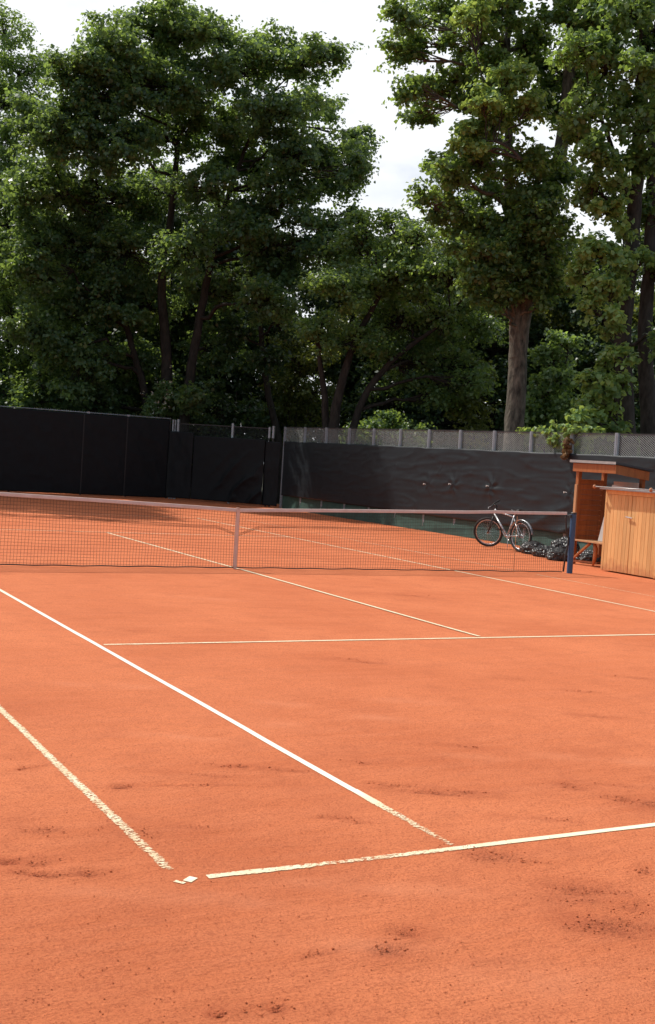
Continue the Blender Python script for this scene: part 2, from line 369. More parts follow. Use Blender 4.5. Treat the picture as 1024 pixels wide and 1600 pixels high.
Z = .0035*fbm(X*1.1, Y*1.1, o=4, seed=3)-.006 + .0024*fbm(X*9, Y*22, o=3, seed=8) + .003*fbm(X*26, Y*26, o=2, seed=15)
Z = np.where(Y > -8.6, -.006+.25*(Z+.006), Z)
scuff = np.zeros_like(X); soft = np.zeros_like(X); clod_spots = []
for (u, v, ln, wd, ang, dp, dk) in SC:
    p = g(u, v); A = ang-YAW-.1
    dx, dy = X-p[0], Y-p[1]; m_ = (abs(dx) < 1.2) & (abs(dy) < 1.2)
    if not m_.any(): continue
    dx, dy = dx[m_], dy[m_]; a_ = dx*math.cos(A)+dy*math.sin(A); b_ = -dx*math.sin(A)+dy*math.cos(A)
    e = (a_/(ln*.6))**2+(b_/(wd*.75))**2
    w = np.exp(-e*1.4); jag = .5+.9*fbm(X[m_]*16, Y[m_]*16, o=3, seed=21)
    Z[m_] += w*dp*(-.013*np.clip(jag, 0, 1)) + .007*dp*np.exp(-(np.sqrt(e)-1.5)**2*6)*np.clip(jag, 0, 1)
    scuff[m_] = np.maximum(scuff[m_], np.clip(dk*w*(.35+jag), 0, 1))
    soft[m_] = np.maximum(soft[m_], np.clip(dk*np.exp(-((a_/(ln*1.1))**2+(b_/(wd*1.3))**2))*(.7+.8*fbm(X[m_]*5, Y[m_]*5, o=3, seed=77)), 0, 1))
    clod_spots.append((p[0], p[1], A, ln, wd, dp))
pale = np.zeros_like(X)
for (u, v, ln, wd) in [(210,1070,.35,.18),(440,1098,.3,.14),(430,1130,.3,.2),(590,1120,.3,.12),(285,1150,.4,.1),(560,1475,.5,.10),(600,1385,.7,.12),(1000,1190,.3,.15),(730,1180,.3,.1),(880,1180,.3,.15),(640,1095,.4,.15),(250,1398,.9,.12),(120,1068,.3,.12),(330,935,.6,.2),(860,1530,.5,.2)]:
    p = g(u, v); A = -YAW
    dx, dy = X-p[0], Y-p[1]; a_ = dx*math.cos(A)+dy*math.sin(A); b_ = -dx*math.sin(A)+dy*math.cos(A)
    pale = np.maximum(pale, np.exp(-((a_/(ln*.7))**2+(b_/(wd*.7))**2))*(.6+.5*fbm(X*7, Y*7, o=3, seed=4)))
for lx in (-5.487, -4.112):
    k = np.exp(-((X-lx)/.10)**4); Z = Z*(1-k)+(-.005)*k
k = np.exp(-((Y+11.885)/.10)**4); Z = Z*(1-k)+(-.005)*k
Z = np.minimum(Z, .003)
o = link('clay_court', gridmesh('clay_court', np.stack([X, Y, Z], -1), {'scuff': scuff.ravel(), 'pale': pale.ravel(), 'soft': soft.ravel()}), M['clay']); tag(o, kind='structure')

# clods and grit lying on the clay: nobody could count them
ico_v = np.array([(0,0,1),(.89,0,.45),(.28,.85,.45),(-.72,.53,.45),(-.72,-.53,.45),(.28,-.85,.45),(.72,.53,-.45),(-.28,.85,-.45),(-.89,0,-.45),(-.28,-.85,-.45),(.72,-.53,-.45),(0,0,-1)])
ico_f = np.array([(0,1,2),(0,2,3),(0,3,4),(0,4,5),(0,5,1),(1,6,2),(2,7,3),(3,8,4),(4,9,5),(5,10,1),(6,7,2),(7,8,3),(8,9,4),(9,10,5),(10,6,1),(6,11,7),(7,11,8),(8,11,9),(9,11,10),(10,11,6)])
cl = []
for (x, y, A, ln, wd, dp) in clod_spots:
    k = int(7+ln*wd*700*dp)
    a_ = rng.normal(0, ln*.30, k); b_ = rng.normal(0, wd*.36, k)
    for i in range(k): cl.append((x+a_[i]*math.cos(A)-b_[i]*math.sin(A), y+a_[i]*math.sin(A)+b_[i]*math.cos(A), rng.uniform(.0018, .0055)*(1 if rng.random() > .06 else 1.5)))
for i in range(1100):
    p = g(rng.uniform(-30, 1060), 1000+600*rng.random()**.8); cl.append((p[0], p[1], rng.uniform(.0012, .0034)))
cl = np.array(cl); k = len(cl)
vs = ico_v[None]*rng.uniform(.6, 1.3, (k, 12, 1))*cl[:, None, 2:3]*np.array([1.3, 1, .6])
th = rng.uniform(0, 6.28, k); c_, s_ = np.cos(th)[:, None], np.sin(th)[:, None]
vs = np.stack([vs[..., 0]*c_-vs[..., 1]*s_+cl[:, None, 0], vs[..., 0]*s_+vs[..., 1]*c_+cl[:, None, 1], vs[..., 2]+cl[:, None, 2]*.25-.003], -1)
fs = (ico_f[None]+np.arange(k)[:, None, None]*12).reshape(-1)
o = link('clay_crumbs', npmesh('clay_crumbs', vs.reshape(-1, 3), fs, np.full(k*20, 3), {'scuff': np.full(k*12, .1)}), M['clay']); tag(o, 'loose red crumbs of clay kicked up on the court', 'clay crumbs', kind='stuff')

# painted lines (sheets 4 mm over the clay)
def court_line(p0, p1, w=.05, wear=(.1, .1), z=-.002, seg=.04, rag=0.0):
    p0, p1 = np.array(p0, float), np.array(p1, float); L = np.linalg.norm(p1-p0); k = max(4, int(L/seg)); d = (p1-p0)/L; nn = np.array([-d[1], d[0]])
    t = np.linspace(0, 1, k+1); c = p0+np.outer(t, p1-p0)
    P = np.zeros((k+1, 5, 3)); we = np.interp(t, np.linspace(0, 1, len(wear)), wear)
    for j, s in enumerate((-.5, -.33, 0, .33, .5)):
        off = s*w*(1+.12*vn(t*L*4, s*3+1, seed=9)+rag*vn(t*L*14, s*5, seed=2)*we)+.004*vn(t*L*.8, 0, seed=5)
        P[:, j, :2] = c+off[:, None]*nn; P[:, j, 2] = z
    o = link('court_line', gridmesh('court_line', P, {'wear': (we[:, None]+np.array([.4, .08, 0, .08, .4])*(.35+.65*np.clip(we[:, None]*3, 0, 1))).ravel()}), M['line']); tag(o, kind='structure')
court_line((-4.112, 0), (-4.110, -10.9), wear=(.3,.2,.05,.0,.0,.0,.0,.0), w=.047, z=-.002)
court_line((-4.110, -10.9), (-4.108, -11.84), wear=(.0,.15,.55,.75,.7,.75,.9), z=-.002, rag=.6)
court_line((-5.50, 0), (-5.478, -11.74), wear=(.5,.4,.5,.45,.55,.5,.6,.6,.7), z=-.002, rag=.25, w=.056)
court_line(g(274, 1375)[:2], g(289, 1379)[:2], wear=(.5,.3), w=.022, z=-.002, seg=.01, rag=.8)
court_line(g(292, 1376)[:2], g(303, 1369.5)[:2], wear=(.15,.05), w=.04, z=-.002, seg=.01, rag=.6)
court_line((-5.36, -11.868), (-4.72, -11.885), w=.044, wear=(.45,.4,.5,.8), rag=.6)
court_line((-4.72, -11.885), (5.485, -11.93), w=.045, wear=(.75,.15,.05,.2,.1,.2,.1,.2,.1,.2,.1), z=-.002)
court_line((-4.05, -6.284), (4.1, -6.345), wear=(.5,.3,.3,.25,.3), z=-.002, w=.05)
court_line((.05, -.03), (.034, -6.25), wear=(.2,.25,.3,.3,.45), z=.002)
court_line((4.115, 11.8), (4.08, -6.3), wear=(.4,.4,.4,.3,.3,.2,.35,.5), z=-.002)
court_line((-4.1, 6.40), (4.09, 6.40), wear=(.5,.6,.45,.6,.4,.6,.5), z=.002)
court_line((0, 6.37), (.05, .03), wear=(.2,.25,.3), z=-.002)
court_line((-5.5, 11.88), (5.5, 11.88), wear=(.5,.75,.8,.6,.8), z=.002)
court_line((5.485, 11.8), (5.485, 0.3), wear=(.7,.8,.75,.6,.8), z=-.002)
court_line((-4.11, 6.3), (-4.11, 11.8), wear=(.5,.5,.7), z=-.002)
court_line((5.485, -.3), (5.485, -11.8), wear=(.7,.8,.75,.6,.8), z=-.002)

# ------------------------------------------------------------------ net
def ztop(x): return .885+.165*(abs(x)/6.25)**.85
def ybelly(x, z):  # slack net billows a little
    return .02*math.sin(x*1.1+.6)*math.sin(math.pi*min(1, z/.95))+.012*math.sin(x*3.3+z*4)
net = empty('tennis_net', (0, 0, 0), label='black court net with a dusty pink-white headband stretched across the clay', cat='tennis net')
XL, XR = -6.3, 6.28
mb = MB()
def cord(pts, r=.0021): mb.tube(pts, r, 3)
k = int((XR-XL)/.046)
for i in range(k+1):
    x = XL+i*(XR-XL)/k; zt = ztop(x)-.02
    lean = .012*math.sin(x*2.1)
    cord([(x+lean*(1-j/5)+.003*random.uniform(-1, 1), ybelly(x, zt*j/5), .02+(zt-.02)*j/5) for j in range(6)])
rows = 20
for j in range(rows):
    fr = (j+.5)/rows
    pts = []
    for i in range(141):
        x = XL+i*(XR-XL)/140; z = .02+(ztop(x)-.04)*fr+.004*math.sin(x*5+j)
        pts.append((x, ybelly(x, z)+.002, z))
    cord(pts, .0021)
# lower hem of the doubled upper layer
for dz in (0, .014, .03):
    pts = []
    for i in range(141):
        x = XL+i*(XR-XL)/140; z = ztop(x)*.69+dz+.012*math.sin(x*1.7)
        if abs(x) < .35: z -= .12*(1-abs(x)/.35)
        pts.append((x, ybelly(x, z)+.006, z))
    cord(pts, .003)
mb.build('net_mesh', M['cord'], net)
mb = MB()
pts = [(XL+i*(XR-XL)/90, ybelly(XL+i*(XR-XL)/90, .02), .018+.004*math.sin(i*1.3)) for i in range(91)]
mb.tube(pts, .0085, 6); mb.build('bottom_cord', M['tape'], net, smooth=True)
mb = MB()
for i in range(120):      # folded headband: a U-shaped strip
    a, b = XL+i*(XR-XL)/120, XL+(i+1)*(XR-XL)/120
    za, zb = ztop(a), ztop(b)
    dz = .012*max(0, 1-abs((a-4.72))/.5); dz2 = .012*max(0, 1-abs((b-4.72))/.5)
    mb.add([(a,-.013,za-.025+dz),(b,-.013,zb-.025+dz2),(b,-.010,zb+.022+dz2),(a,-.010,za+.022+dz),(a,0,za+.026+dz),(b,0,zb+.026+dz2),(a,.012,za+.02+dz),(b,.012,zb+.02+dz2),(a,.013,za-.025+dz),(b,.013,zb-.025+dz2)],
           [(0,1,2,3),(3,2,5,4),(4,5,7,6),(6,7,9,8)])
mb.build('headband', M['band'], net, smooth=True)
mb = MB()
mb.box((-.055, -.02, .0), (-.005, -.0165, .90)); mb.box((-.055, .014, .0), (-.005, .017, .92)); mb.box((-.055, -.02, .9205), (-.005, .017, .925))
mb.box((-.045, -.025, .0), (-.015, -.02, .05))
mb.build('centre_strap', M['band'], net, bevel=.001)
mb = MB()
mb.tube([(6.28, 0, 1.03), (6.27, .005, .97), (6.31, .01, .75), (6.38, .02, .62), (6.38, .02, .52), (6.33, .015, .3), (6.30, .0, .02)], .016, 6)
mb.build('side_tape', M['tape'], net, smooth=True)
mb = MB(); mb.tube([(6.27, 0, 1.02), (6.41, 0, 1.03)], .004, 5); mb.build('cable', M['steel'], net)
mb = MB(); mb.tube([(5.19, -.02, 0), (5.19, -.02, .97)], .005, 6); mb.build('singles_stick', M['woodp'], net)
def net_post(x, label):
    r = empty('net_post', (x, 0, 0), label=label, cat='net post', group='posts holding the court net')
    mb = MB(); mb.tube([(0,0,-.05),(0,0,1.045)], .052, 20); o = mb.build('pole', M['blue'], r, smooth=True)
    o.modifiers.new('e', 'EDGE_SPLIT')
    mb = MB(); mb.tube([(0,0,1.045),(0,0,1.062),(0,0,1.072)], [.056,.056,.046], 20); mb.build('cap', M['black'], r)
    mb = MB(); mb.box((-.085,-.02,.98),(-.05,.02,1.03)); mb.tube([(-.07,-.05,.995),(-.07,.0,.995)], .006, 6); mb.build('hook', M['darksteel'], r, bevel=.003)
    return r
net_post(6.44, 'round dark blue metal post at the right end of the net')

# ------------------------------------------------------------------ fences
def lattice_panel(L, H, cw=.075, ch=.042, t=.0048, dpt=.007):
    """expanded-metal panel: zigzag flat strands, in x-z, from 0,0"""
    mb = MB(); ny = int(H/ch); nx = int(L/cw); cw = L/nx; ch = H/ny
    for j in range(ny+1):
        for s in (0, 1):
            pts = []
            for i in range(2*nx+1):
                up = (i+s) % 2
                z = j*ch+(ch/2 if up else 0) - (ch/2 if s else 0)
                pts.append((i*cw/2, min(max(z, 0), H)))
            if s and j == 0: continue
            vs = []; fs = []
            for (x, z) in pts: vs += [(x, -dpt/2, z-t/2), (x, -dpt/2+.001, z+t/2), (x, dpt/2, z+t/2)]
            for i in range(len(pts)-1): fs += [(3*i, 3*i+3, 3*i+4, 3*i+1), (3*i+1, 3*i+4, 3*i+5, 3*i+2)]
            mb.add(vs, fs)
    return mb
FX = 9.8
side = empty('fence', (FX, 8, 0), label='right side fence of grey channel posts with a strip of open diamond lattice on top', cat='fence')
ys = [18.6-1.44*i for i in range(16)]
proto = None; pp = None; ppr = None
for i, y in enumerate(ys):
    w = .045
    if i == 0:
        mb = MB(); mb.box((-.05, -.045, -.05), (-.044, .045, 2.66)); mb.box((-.0435, -.045, -.05), (.0, -.038, 2.655)); mb.box((-.0435, .038, -.05), (.0, .045, 2.655)); mb.box((-.06, -.012, -.05), (-.0505, .012, 2.65))
        pp = mb.build('post', M['steel'], side); pp.location = (0, y-8, 0)
        mb = lattice_panel(1.35, .46); mb2 = mb
        pn = mb.build('lattice_panel', M['lattice'], side); pn.location = (0, y-8-.045, 2.165); pn.rotation_euler.z = -math.pi/2
        mb = MB(); mb.box((0, -.012, 2.628), (1.35, .012, 2.648))
        for k in range(45): mb.beam((.015+k*.03, 0, 2.647), (.015+k*.03+random.uniform(-.004, .004), 0, 2.672), .004, .004, (0, 1, 0))
        rl = mb.build('top_rail', M['darksteel'], side); rl.location = (0, y-8-.045, 0); rl.rotation_euler.z = -math.pi/2
    else:
        for src in (pp,)+((pn, rl) if i < len(ys)-1 else ()):
            c = src.copy(); C.objects.link(c); c.location = (src.location.x, src.location.y-(ys[0]-y), src.location.z)

def tarp(name, p0, p1, z0, z1, disp, mat_, label, cat='windscreen', st=.04, top=None, parent=None):
    p0, p1 = np.array(p0, float), np.array(p1, float); L = np.linalg.norm(p1-p0); d = (p1-p0)/L; nn = np.array([d[1], -d[0]])
    nu, nv = int(L/st)+1, int((z1-z0)/st)+1
    U, V = np.meshgrid(np.linspace(0, L, nu), np.linspace(0, 1, nv), indexing='ij')
    zt = z1+(top(U) if top else 0); Zz = z0+(zt-z0)*V
    D = disp(U, Zz)
    P = np.stack([p0[0]+d[0]*U+nn[0]*D, p0[1]+d[1]*U+nn[1]*D, Zz], -1)
    o = link(name, gridmesh(name, P), mat_, parent); tag(o, label, cat)
    s = o.modifiers.new('s', 'SOLIDIFY'); s.thickness = .003
    return o
# side screen, u runs from the far corner (y=18.6) towards the camera; toward -x is +D
PK = [(px(712, 757, FX), .055, .2), (px(771, 760, FX), .06, .26), (px(672, 757, FX), .03, .2), (px(893, 770, FX), .05, .16), (px(690, 735, FX), .02, .12)]
def side_disp(U, Z):
    y = 18.55-U
    D = .004*fbm(y*.9, Z*7, o=4, seed=31)+.009*(1-abs(fbm(y*.8, Z*6+y*.3, o=2, seed=33)))**9 + .010*vn(y*.5, Z*.8, seed=35)
    fold = 1-abs(fbm(y*.5+Z*.3, Z*4.2, o=2, seed=37)); D = D+.012*np.clip(fold-.8, 0, 1)*5*(y < 11.5)
    for p, am, rr in PK:
        r = np.hypot(y-p[1], Z-p[2]); th = np.arctan2(Z-p[2], y-p[1])
        D = D+am*np.exp(-(r/rr)**1.1)*(.6+.5*np.sin(th*5+r*9+p[1]))
    # slack diagonal folds low down beside the bicycle
    w = np.exp(-((y-4.2)/1.4)**2)*np.clip(1.3-Z, 0, 1)
    D = D+w*.09*(1-abs(np.sin((y*1.1+Z*2.4)*2.2+fbm(y, Z, seed=5))))
    return D+.03
tarp('windscreen', (FX-.075, 18.45), (FX-.075, -4), .42, 2.19, side_disp, M['screen2'], 'long wrinkled charcoal windscreen tied to the right side fence', top=lambda U: .012*np.sin(U*math.pi/1.44)**2-.012+.008*fbm(U*2, 0, seed=2))
tarp('ground_skirt', (FX-.045, 18.4), (FX-.045, -4), -.05, .44, lambda U, Z: .03*fbm(U*1.2, Z*3, o=3, seed=12)+.12*np.clip(.35-Z, 0, 1), M['gscreen'], 'faded green tarpaulin strip along the foot of the right side fence', 'tarpaulin', st=.06)
sc_ = [x for x in bpy.data.objects if x.name == 'windscreen'][0]
for p, am, rr in PK[:4]:
    tie = MB(); tie.tube([(FX-.17, p[1]-.05, p[2]), (FX-.2, p[1]-.02, p[2]+.012), (FX-.19, p[1]+.03, p[2]-.012), (FX-.17, p[1]+.05, p[2]+.02)], .007, 5)
    tie.build('tie', M['rope'], sc_)

# back fence, left: screened to the top
BY = 22.0
bf = empty('fence', (2, BY, 0), label='far back fence on the left, its slim posts hidden behind black cloth', cat='fence')
mb = MB(); k = 0
for x in (-10, -7, -4, -1, 1.7, 4.05, 5.6, 7.05): 
    p = MB(); p.box((x-2-.025, -.02, -.05), (x-2+.025, .03, 2.70)); p.build('post', M['darksteel'], bf)
p = MB(); p.tube([(-14, 0, 2.70), (5.08, 0, 2.72)], .014, 8)
for x in np.arange(2.4-2, 7.05-2, .075): p.beam((x, 0, 2.72), (x+random.uniform(-.01, .01), 0, 2.76), .006, .006, (0, 1, 0))
p.build('top_rail', M['steel'], bf)
for x in (4.18, 5.55):
    p = MB(); p.box((x-2-.05, -.04, 2.69), (x-2+.05, -.02, 2.75)); p.build('clamp', M['steel'], bf)
def back_disp(U, Z):
    return .012*fbm(U*1.1, Z*1.5, o=4, seed=41)+.02*np.maximum(0, 1-abs((U+.1) % 2.9-1.4)/.08)*0+.012*(1-abs(fbm(U*2.2+Z, Z*1.2, o=3, seed=44)))**5
tarp('windscreen', (-14, BY-.07), (7.02, BY-.07), .02, 2.68, back_disp, M['screen'], 'tall black cloth windscreen across the far back fence on the left')

bs = [x for x in bpy.data.objects if x.name.startswith('windscreen')][-1]
for x in (-1.4, 1.25, 4.03, 5.52):
    p = MB(); p.box((x-.02, BY-.092, .02), (x+.02, BY-.086, 2.66)); p.build('seam', M['side_seam'], bs)
# corner gates between back and side fence, cut across the corner
P0, P1 = np.array([7.12, BY]), np.array([FX-.02, 18.72])
Lg = np.linalg.norm(P1-P0); dg = (P1-P0)/Lg; rz = math.atan2(dg[1], dg[0])
gate = empty('gate', (P0[0], P0[1], 0), rz, label='dark double gate cutting across the far corner between the two fences', cat='gate')
def gp(x, w=.06, z=2.62, mt='darksteel'):
    p = MB(); p.box((x-w/2, -.03, -.05), (x+w/2, .03, z)); p.build('post', M[mt], gate)
gp(.06, .045, 2.70, 'steel'); gp(.15, .03, 2.69, 'steel'); gp(.26, .07, 2.72, 'steel')
gp(2.35, .07, 2.68, 'steel'); gp(3.72, .035, 2.58); gp(3.86, .05, 2.60)
for x_, z_ in ((3.72, 2.62), (3.86, 2.66)):
    p = MB(); p.box((x_-.03, -.04, 2.26), (x_+.03, .04, z_)); p.build('post_sleeve', M['steel'], gate)
p = MB(); p.box((3.60, -.055, .55), (3.625, -.045, 1.25)); p.build('hinge_strip', M['steel'], gate)
p = MB(); p.box((.30, -.015, 2.56), (2.31, .015, 2.59)); p.box((2.39, -.015, 2.56), (3.7, .015, 2.59)); p.box((.3, -.015, .05), (3.7, .015, .09)); p.build('frame', M['darksteel'], gate)
p = lattice_panel(2.0, .40, .09, .05, .004); q = p.build('lattice_panel', M['darksteel'], gate); q.location = (.3, 0, 2.16)
p = lattice_panel(1.3, .40, .09, .05, .004); q = p.build('lattice_panel', M['darksteel'], gate); q.location = (2.4, 0, 2.16)
p = MB(); p.box((.1, -.045, 1.25), (.16, -.031, 1.37)); p.build('latch', M['steel'], gate)
def gate_disp(U, Z):
    a_ = (U-.9)*.7-(Z-.3)*.62; d = np.exp(-((U-1.9)/.9)**2)*np.clip(1.9-Z, 0, 1.2)
    return .04+.015*fbm(U*1.3, Z*1.3, o=4, seed=51)+.075*d*(1-abs(np.sin(a_*6+1.2*fbm(U*1.2, Z*1.2, seed=52))))**1.5
tarp('windscreen', P0+dg*.95-np.array([.06, .06]), P0+dg*3.62-np.array([.06, .06]), .05, 2.2, gate_disp, M['screen'], 'black cloth sagging in diagonal creases on the corner gate', st=.03)
tarp('windscreen', P0-dg*.06-np.array([.07, .07]), P0+dg*.90-np.array([.05, .05]), .04, 2.3, lambda U, Z: .03*fbm(U*3, Z*1.5, o=3, seed=56), M['screen'], 'narrow black cloth strip at the hinge side of the corner gate', st=.04)
tarp('windscreen', P0+dg*3.60-np.array([.05, .05]), P0+dg*4.16-np.array([.05, .05]), .04, 2.15, lambda U, Z: .03*fbm(U*3, Z*1.5, o=3, seed=57), M['screen'], 'narrow black cloth strip where the corner gate meets the side fence', st=.04)

# ------------------------------------------------------------------ shelter, bench, locker
sh = empty('bench_shelter', (7.9, .6, 0), label='small open wooden shelter with flat felt roof beside the side fence', cat='shelter')
X0, X1, Y0, Y1 = 0, .72, 0, 1.16
def roofz(x): return 1.985-.10*(x+.1)/.95
p = MB(); xs = (X0-.10, X1+.14); yy = (Y0-.07, Y1+.08)
p.add([(xs[0],yy[0],roofz(xs[0])-.0),(xs[1],yy[0],roofz(xs[1])),(xs[1],yy[1],roofz(xs[1])),(xs[0],yy[1],roofz(xs[0])),
       (xs[0],yy[0],roofz(xs[0])+.035),(xs[1],yy[0],roofz(xs[1])+.035),(xs[1],yy[1],roofz(xs[1])+.035),(xs[0],yy[1],roofz(xs[0])+.035)],
      [(0,3,2,1),(4,5,6,7),(0,1,5,4),(1,2,6,5),(2,3,7,6),(3,0,4,7)])
rf = p.build('roof', M['felt'], sh)
p = MB(); p.box((xs[0]-.008, yy[0], roofz(xs[0])-.012), (xs[0]-.002, yy[1], roofz(xs[0])+.038)); p.build('edge_strip', M['zinc'], rf)
p = MB(); p.box((X0-.06, Y0-.03, 1.80), (X0-.03, Y1+.03, 1.965)); p.build('fascia', M['wood'], sh, bevel=.004)
p = MB(); p.add([(X0-.028,Y0-.03,1.80),(X1+.06,Y0-.03,1.71),(X1+.06,Y0,1.71),(X0-.028,Y0,1.80),(X0-.028,Y0-.03,1.965),(X1+.06,Y0-.03,1.875),(X1+.06,Y0,1.875),(X0-.028,Y0,1.965)],
      [(0,3,2,1),(4,5,6,7),(0,1,5,4),(1,2,6,5),(2,3,7,6),(3,0,4,7)]); p.build('fascia', M['wood'], sh)
for (x, y) in ((X0, Y1-.09), (X1-.06, Y1-.07), (X1-.06, Y0+.02)):
    p = MB(); p.box((x, y, 0), (x+.08, y+.08, 1.80 if x < .3 else 1.86)); p.build('post', M['wood'], sh, bevel=.004)
p = MB(); p.box((X0-.035, Y1-.10, .35), (X0-.003, Y1-.03, 1.55)); p.build('edge_board', M['woodp'], sh, bevel=.003)
p = MB()
for i in range(12):
    z = .46+i*.1; p.box((X0+.082, Y1-.06+.003*(i % 2), z), (X1-.062, Y1-.04+.003*(i % 2), z+.096))
p.build('side_wall', M['wood'], sh, bevel=.004)
bn = empty('bench', (7.9, .7, 0), label='narrow wooden bench with diagonal braces under the shelter roof', cat='bench')
p = MB(); p.box((-.05, -.3, .455), (.10, .93, .487)); p.box((.105, -.3, .453), (.25, .93, .485)); p.box((.255, -.3, .455), (.40, .93, .487)); p.build('seat', M['woodp'], bn, bevel=.004)
p = MB(); p.beam((.0, .50, .44), (.0, .98, .09), .04, .05, (1,0,0)); p.build('brace', M['wood'], bn, bevel=.004)
p = MB(); p.beam((.0, .99, .06), (.25, .55, .06), .04, .04); p.build('rail', M['woodp'], bn, bevel=.004)
for (x, y) in ((.06, .44), (.3, .44)):
    p = MB(); p.tube([(x, y, .45), (x+.01, y-.03, .34), (x+.01, y-.035, .2), (x, y, .02)], [.03, .045, .042, .02], 8); p.build('leg', M['wood'], bn, smooth=True)
p = MB(); p.box((.05, -.28, 0), (.1, -.23, .45)); p.build('leg', M['wood'], bn)
p = MB(); p.box((.3, -.28, 0), (.35, -.23, .45)); p.build('leg', M['wood'], bn)
# leaning board and back board
p = MB(); p.beam((0, 0, 0), (0, -.52, 1.12), .02, .60, (1,0,0)); p.M = Matrix.Identity(4)
o = MB(); o.M = Matrix.Translation((8.12, 1.12, .49)); o.add([(0,.12,0),(.02,.12,0),(.02,-.6,0),(0,-.6,0),(0,-.17,1.1),(.02,-.17,1.1),(.02,-.75,1.05),(0,-.75,1.05)], [(0,3,2,1),(4,5,6,7),(0,1,5,4),(1,2,6,5),(2,3,7,6),(3,0,4,7)])
tag(o.build('board', M['board'], None, bevel=.002), 'pale grey board leaning on the bench behind the locker', 'board')
p = MB(); p.box((8.42, .58, 1.10), (8.45, 1.25, 1.655)); tag(p.build('board', M['pinkboard'], None, bevel=.002), 'dusty pink board standing upright behind the wooden locker', 'board')

lk = empty('locker', (7.6, .52, 0), label='yellow wooden locker with grooved double doors beside the blue net post', cat='locker')
BW, BD, BH = 1.42, .75, 1.50
p = MB(); p.box((.03, -BW+.0, .03), (BD, 0, BH)); p.build('body', M['woodl'], lk, bevel=.004)
p = MB(); p.box((.0, -.055, .012), (.028, 0, BH)); p.box((0, -BW, .012), (.028, -BW+.055, BH)); p.box((0, -BW+.056, BH-.075), (.028, -.056, BH)); p.build('front_frame', M['woodl'], lk, bevel=.003)
wd = (BW-.112-.008)/2
for s in (0, 1):
    p = MB(); y1 = -.057-s*(wd+.008)
    npk = 7
    for i in range(npk):
        a = y1-wd*(i+1)/npk+.0025; b = y1-wd*i/npk-.0025
        p.box((.004, a, .02), (.022, b, BH-.08))
    p.box((.0225, y1-wd, .02), (.0285, y1, BH-.08))
    d = p.build('door', M['woodl'], lk, bevel=.0025)
    if s == 0:
        q = MB(); q.tube([(-.035, y1-wd+.09, 1.035), (-.035, y1-wd-.07, 1.022)], .014, 8); q.box((-.035, y1-wd+.04, 1.02), (.003, y1-wd+.055, 1.04)); q.build('handle', M['alloy'], d)
p = MB(); p.box((-.14, -BW-.02, BH+.003), (BD+.03, .02, BH+.03)); p.build('lid', M['zinc'], lk, bevel=.003)
rod = empty('roller_bar', (7.45, 0, BH+.03), label='thin metal bar with round wooden knobs lying along the locker edge', cat='bar')
p = MB(); p.tube([(0, .66, .012), (0, -.92, .03)], .011, 8); p.build('rod', M['zinc'], rod, smooth=True)
for y, z in ((.67, .012), (-.80, .03)):
    p = MB(); p.ball((0, y, z), .036, (1, .9, 1)); p.build('knob', M['woodp'], rod, smooth=True)

# ------------------------------------------------------------------ bags
def bag(x, y, rx, ry, h, label, sd, zo=0):
    bm = bmesh.new(); bmesh.ops.create_icosphere(bm, subdivisions=5, radius=1)
    co = np.array([v.co[:] for v in bm.verts])
    r = 1+.16*fbm(co[:,0]*1.7+sd, co[:,1]*1.7, co[:,2]*1.7, 3, sd)
    rd = (1-abs(fbm(co[:,0]*2.6+sd, co[:,1]*2.6, co[:,2]*2.6, 3, sd+3)))**3; r += .16*rd
    rd = (1-abs(fbm(co[:,0]*6+sd, co[:,1]*6, co[:,2]*6, 2, sd+7)))**4; r += .06*rd
    co = co*r[:, None]; tw = np.clip(co[:,2]-.75, 0, 1)
    z = np.where(co[:,2] < -.55, -.55, co[:,2]); co = np.stack([co[:,0]*rx*(1-.5*tw), co[:,1]*ry*(1-.5*tw), (z+.55)*h/1.6], -1)
    for v, c in zip(bm.verts, co): v.co = c
    me = bpy.data.meshes.new('plastic_bag'); bm.to_mesh(me); bm.free()
    o = link('plastic_bag', me, M['bag']); o.location = (x, y, zo); o.rotation_euler.z = sd
    tag(o, label, 'bag', 'black plastic bags heaped along the side fence')
bag(8.55, 3.75, .30, .24, 0.26, 'glossy black plastic bag lying against the rear wheel of the bicycle', 1)
bag(8.35, 3.05, .27, .24, 0.22, 'crumpled black plastic bag in the middle of the row by the bicycle', 2)
bag(8.15, 2.38, .25, .22, 0.22, 'shiny black bag nearest the right end of the net', 3)
bag(9.0, 3.25, .30, .28, 0.38, 'tall black bag standing behind the row, against the windscreen', 4)
bag(8.55, 1.95, .24, .22, 0.24, 'black plastic bag under the bench next to its diagonal brace', 5)
bag(9.0, 2.1, .26, .24, 0.27, 'black plastic bag farthest back beneath the bench, near the plank wall', 6)

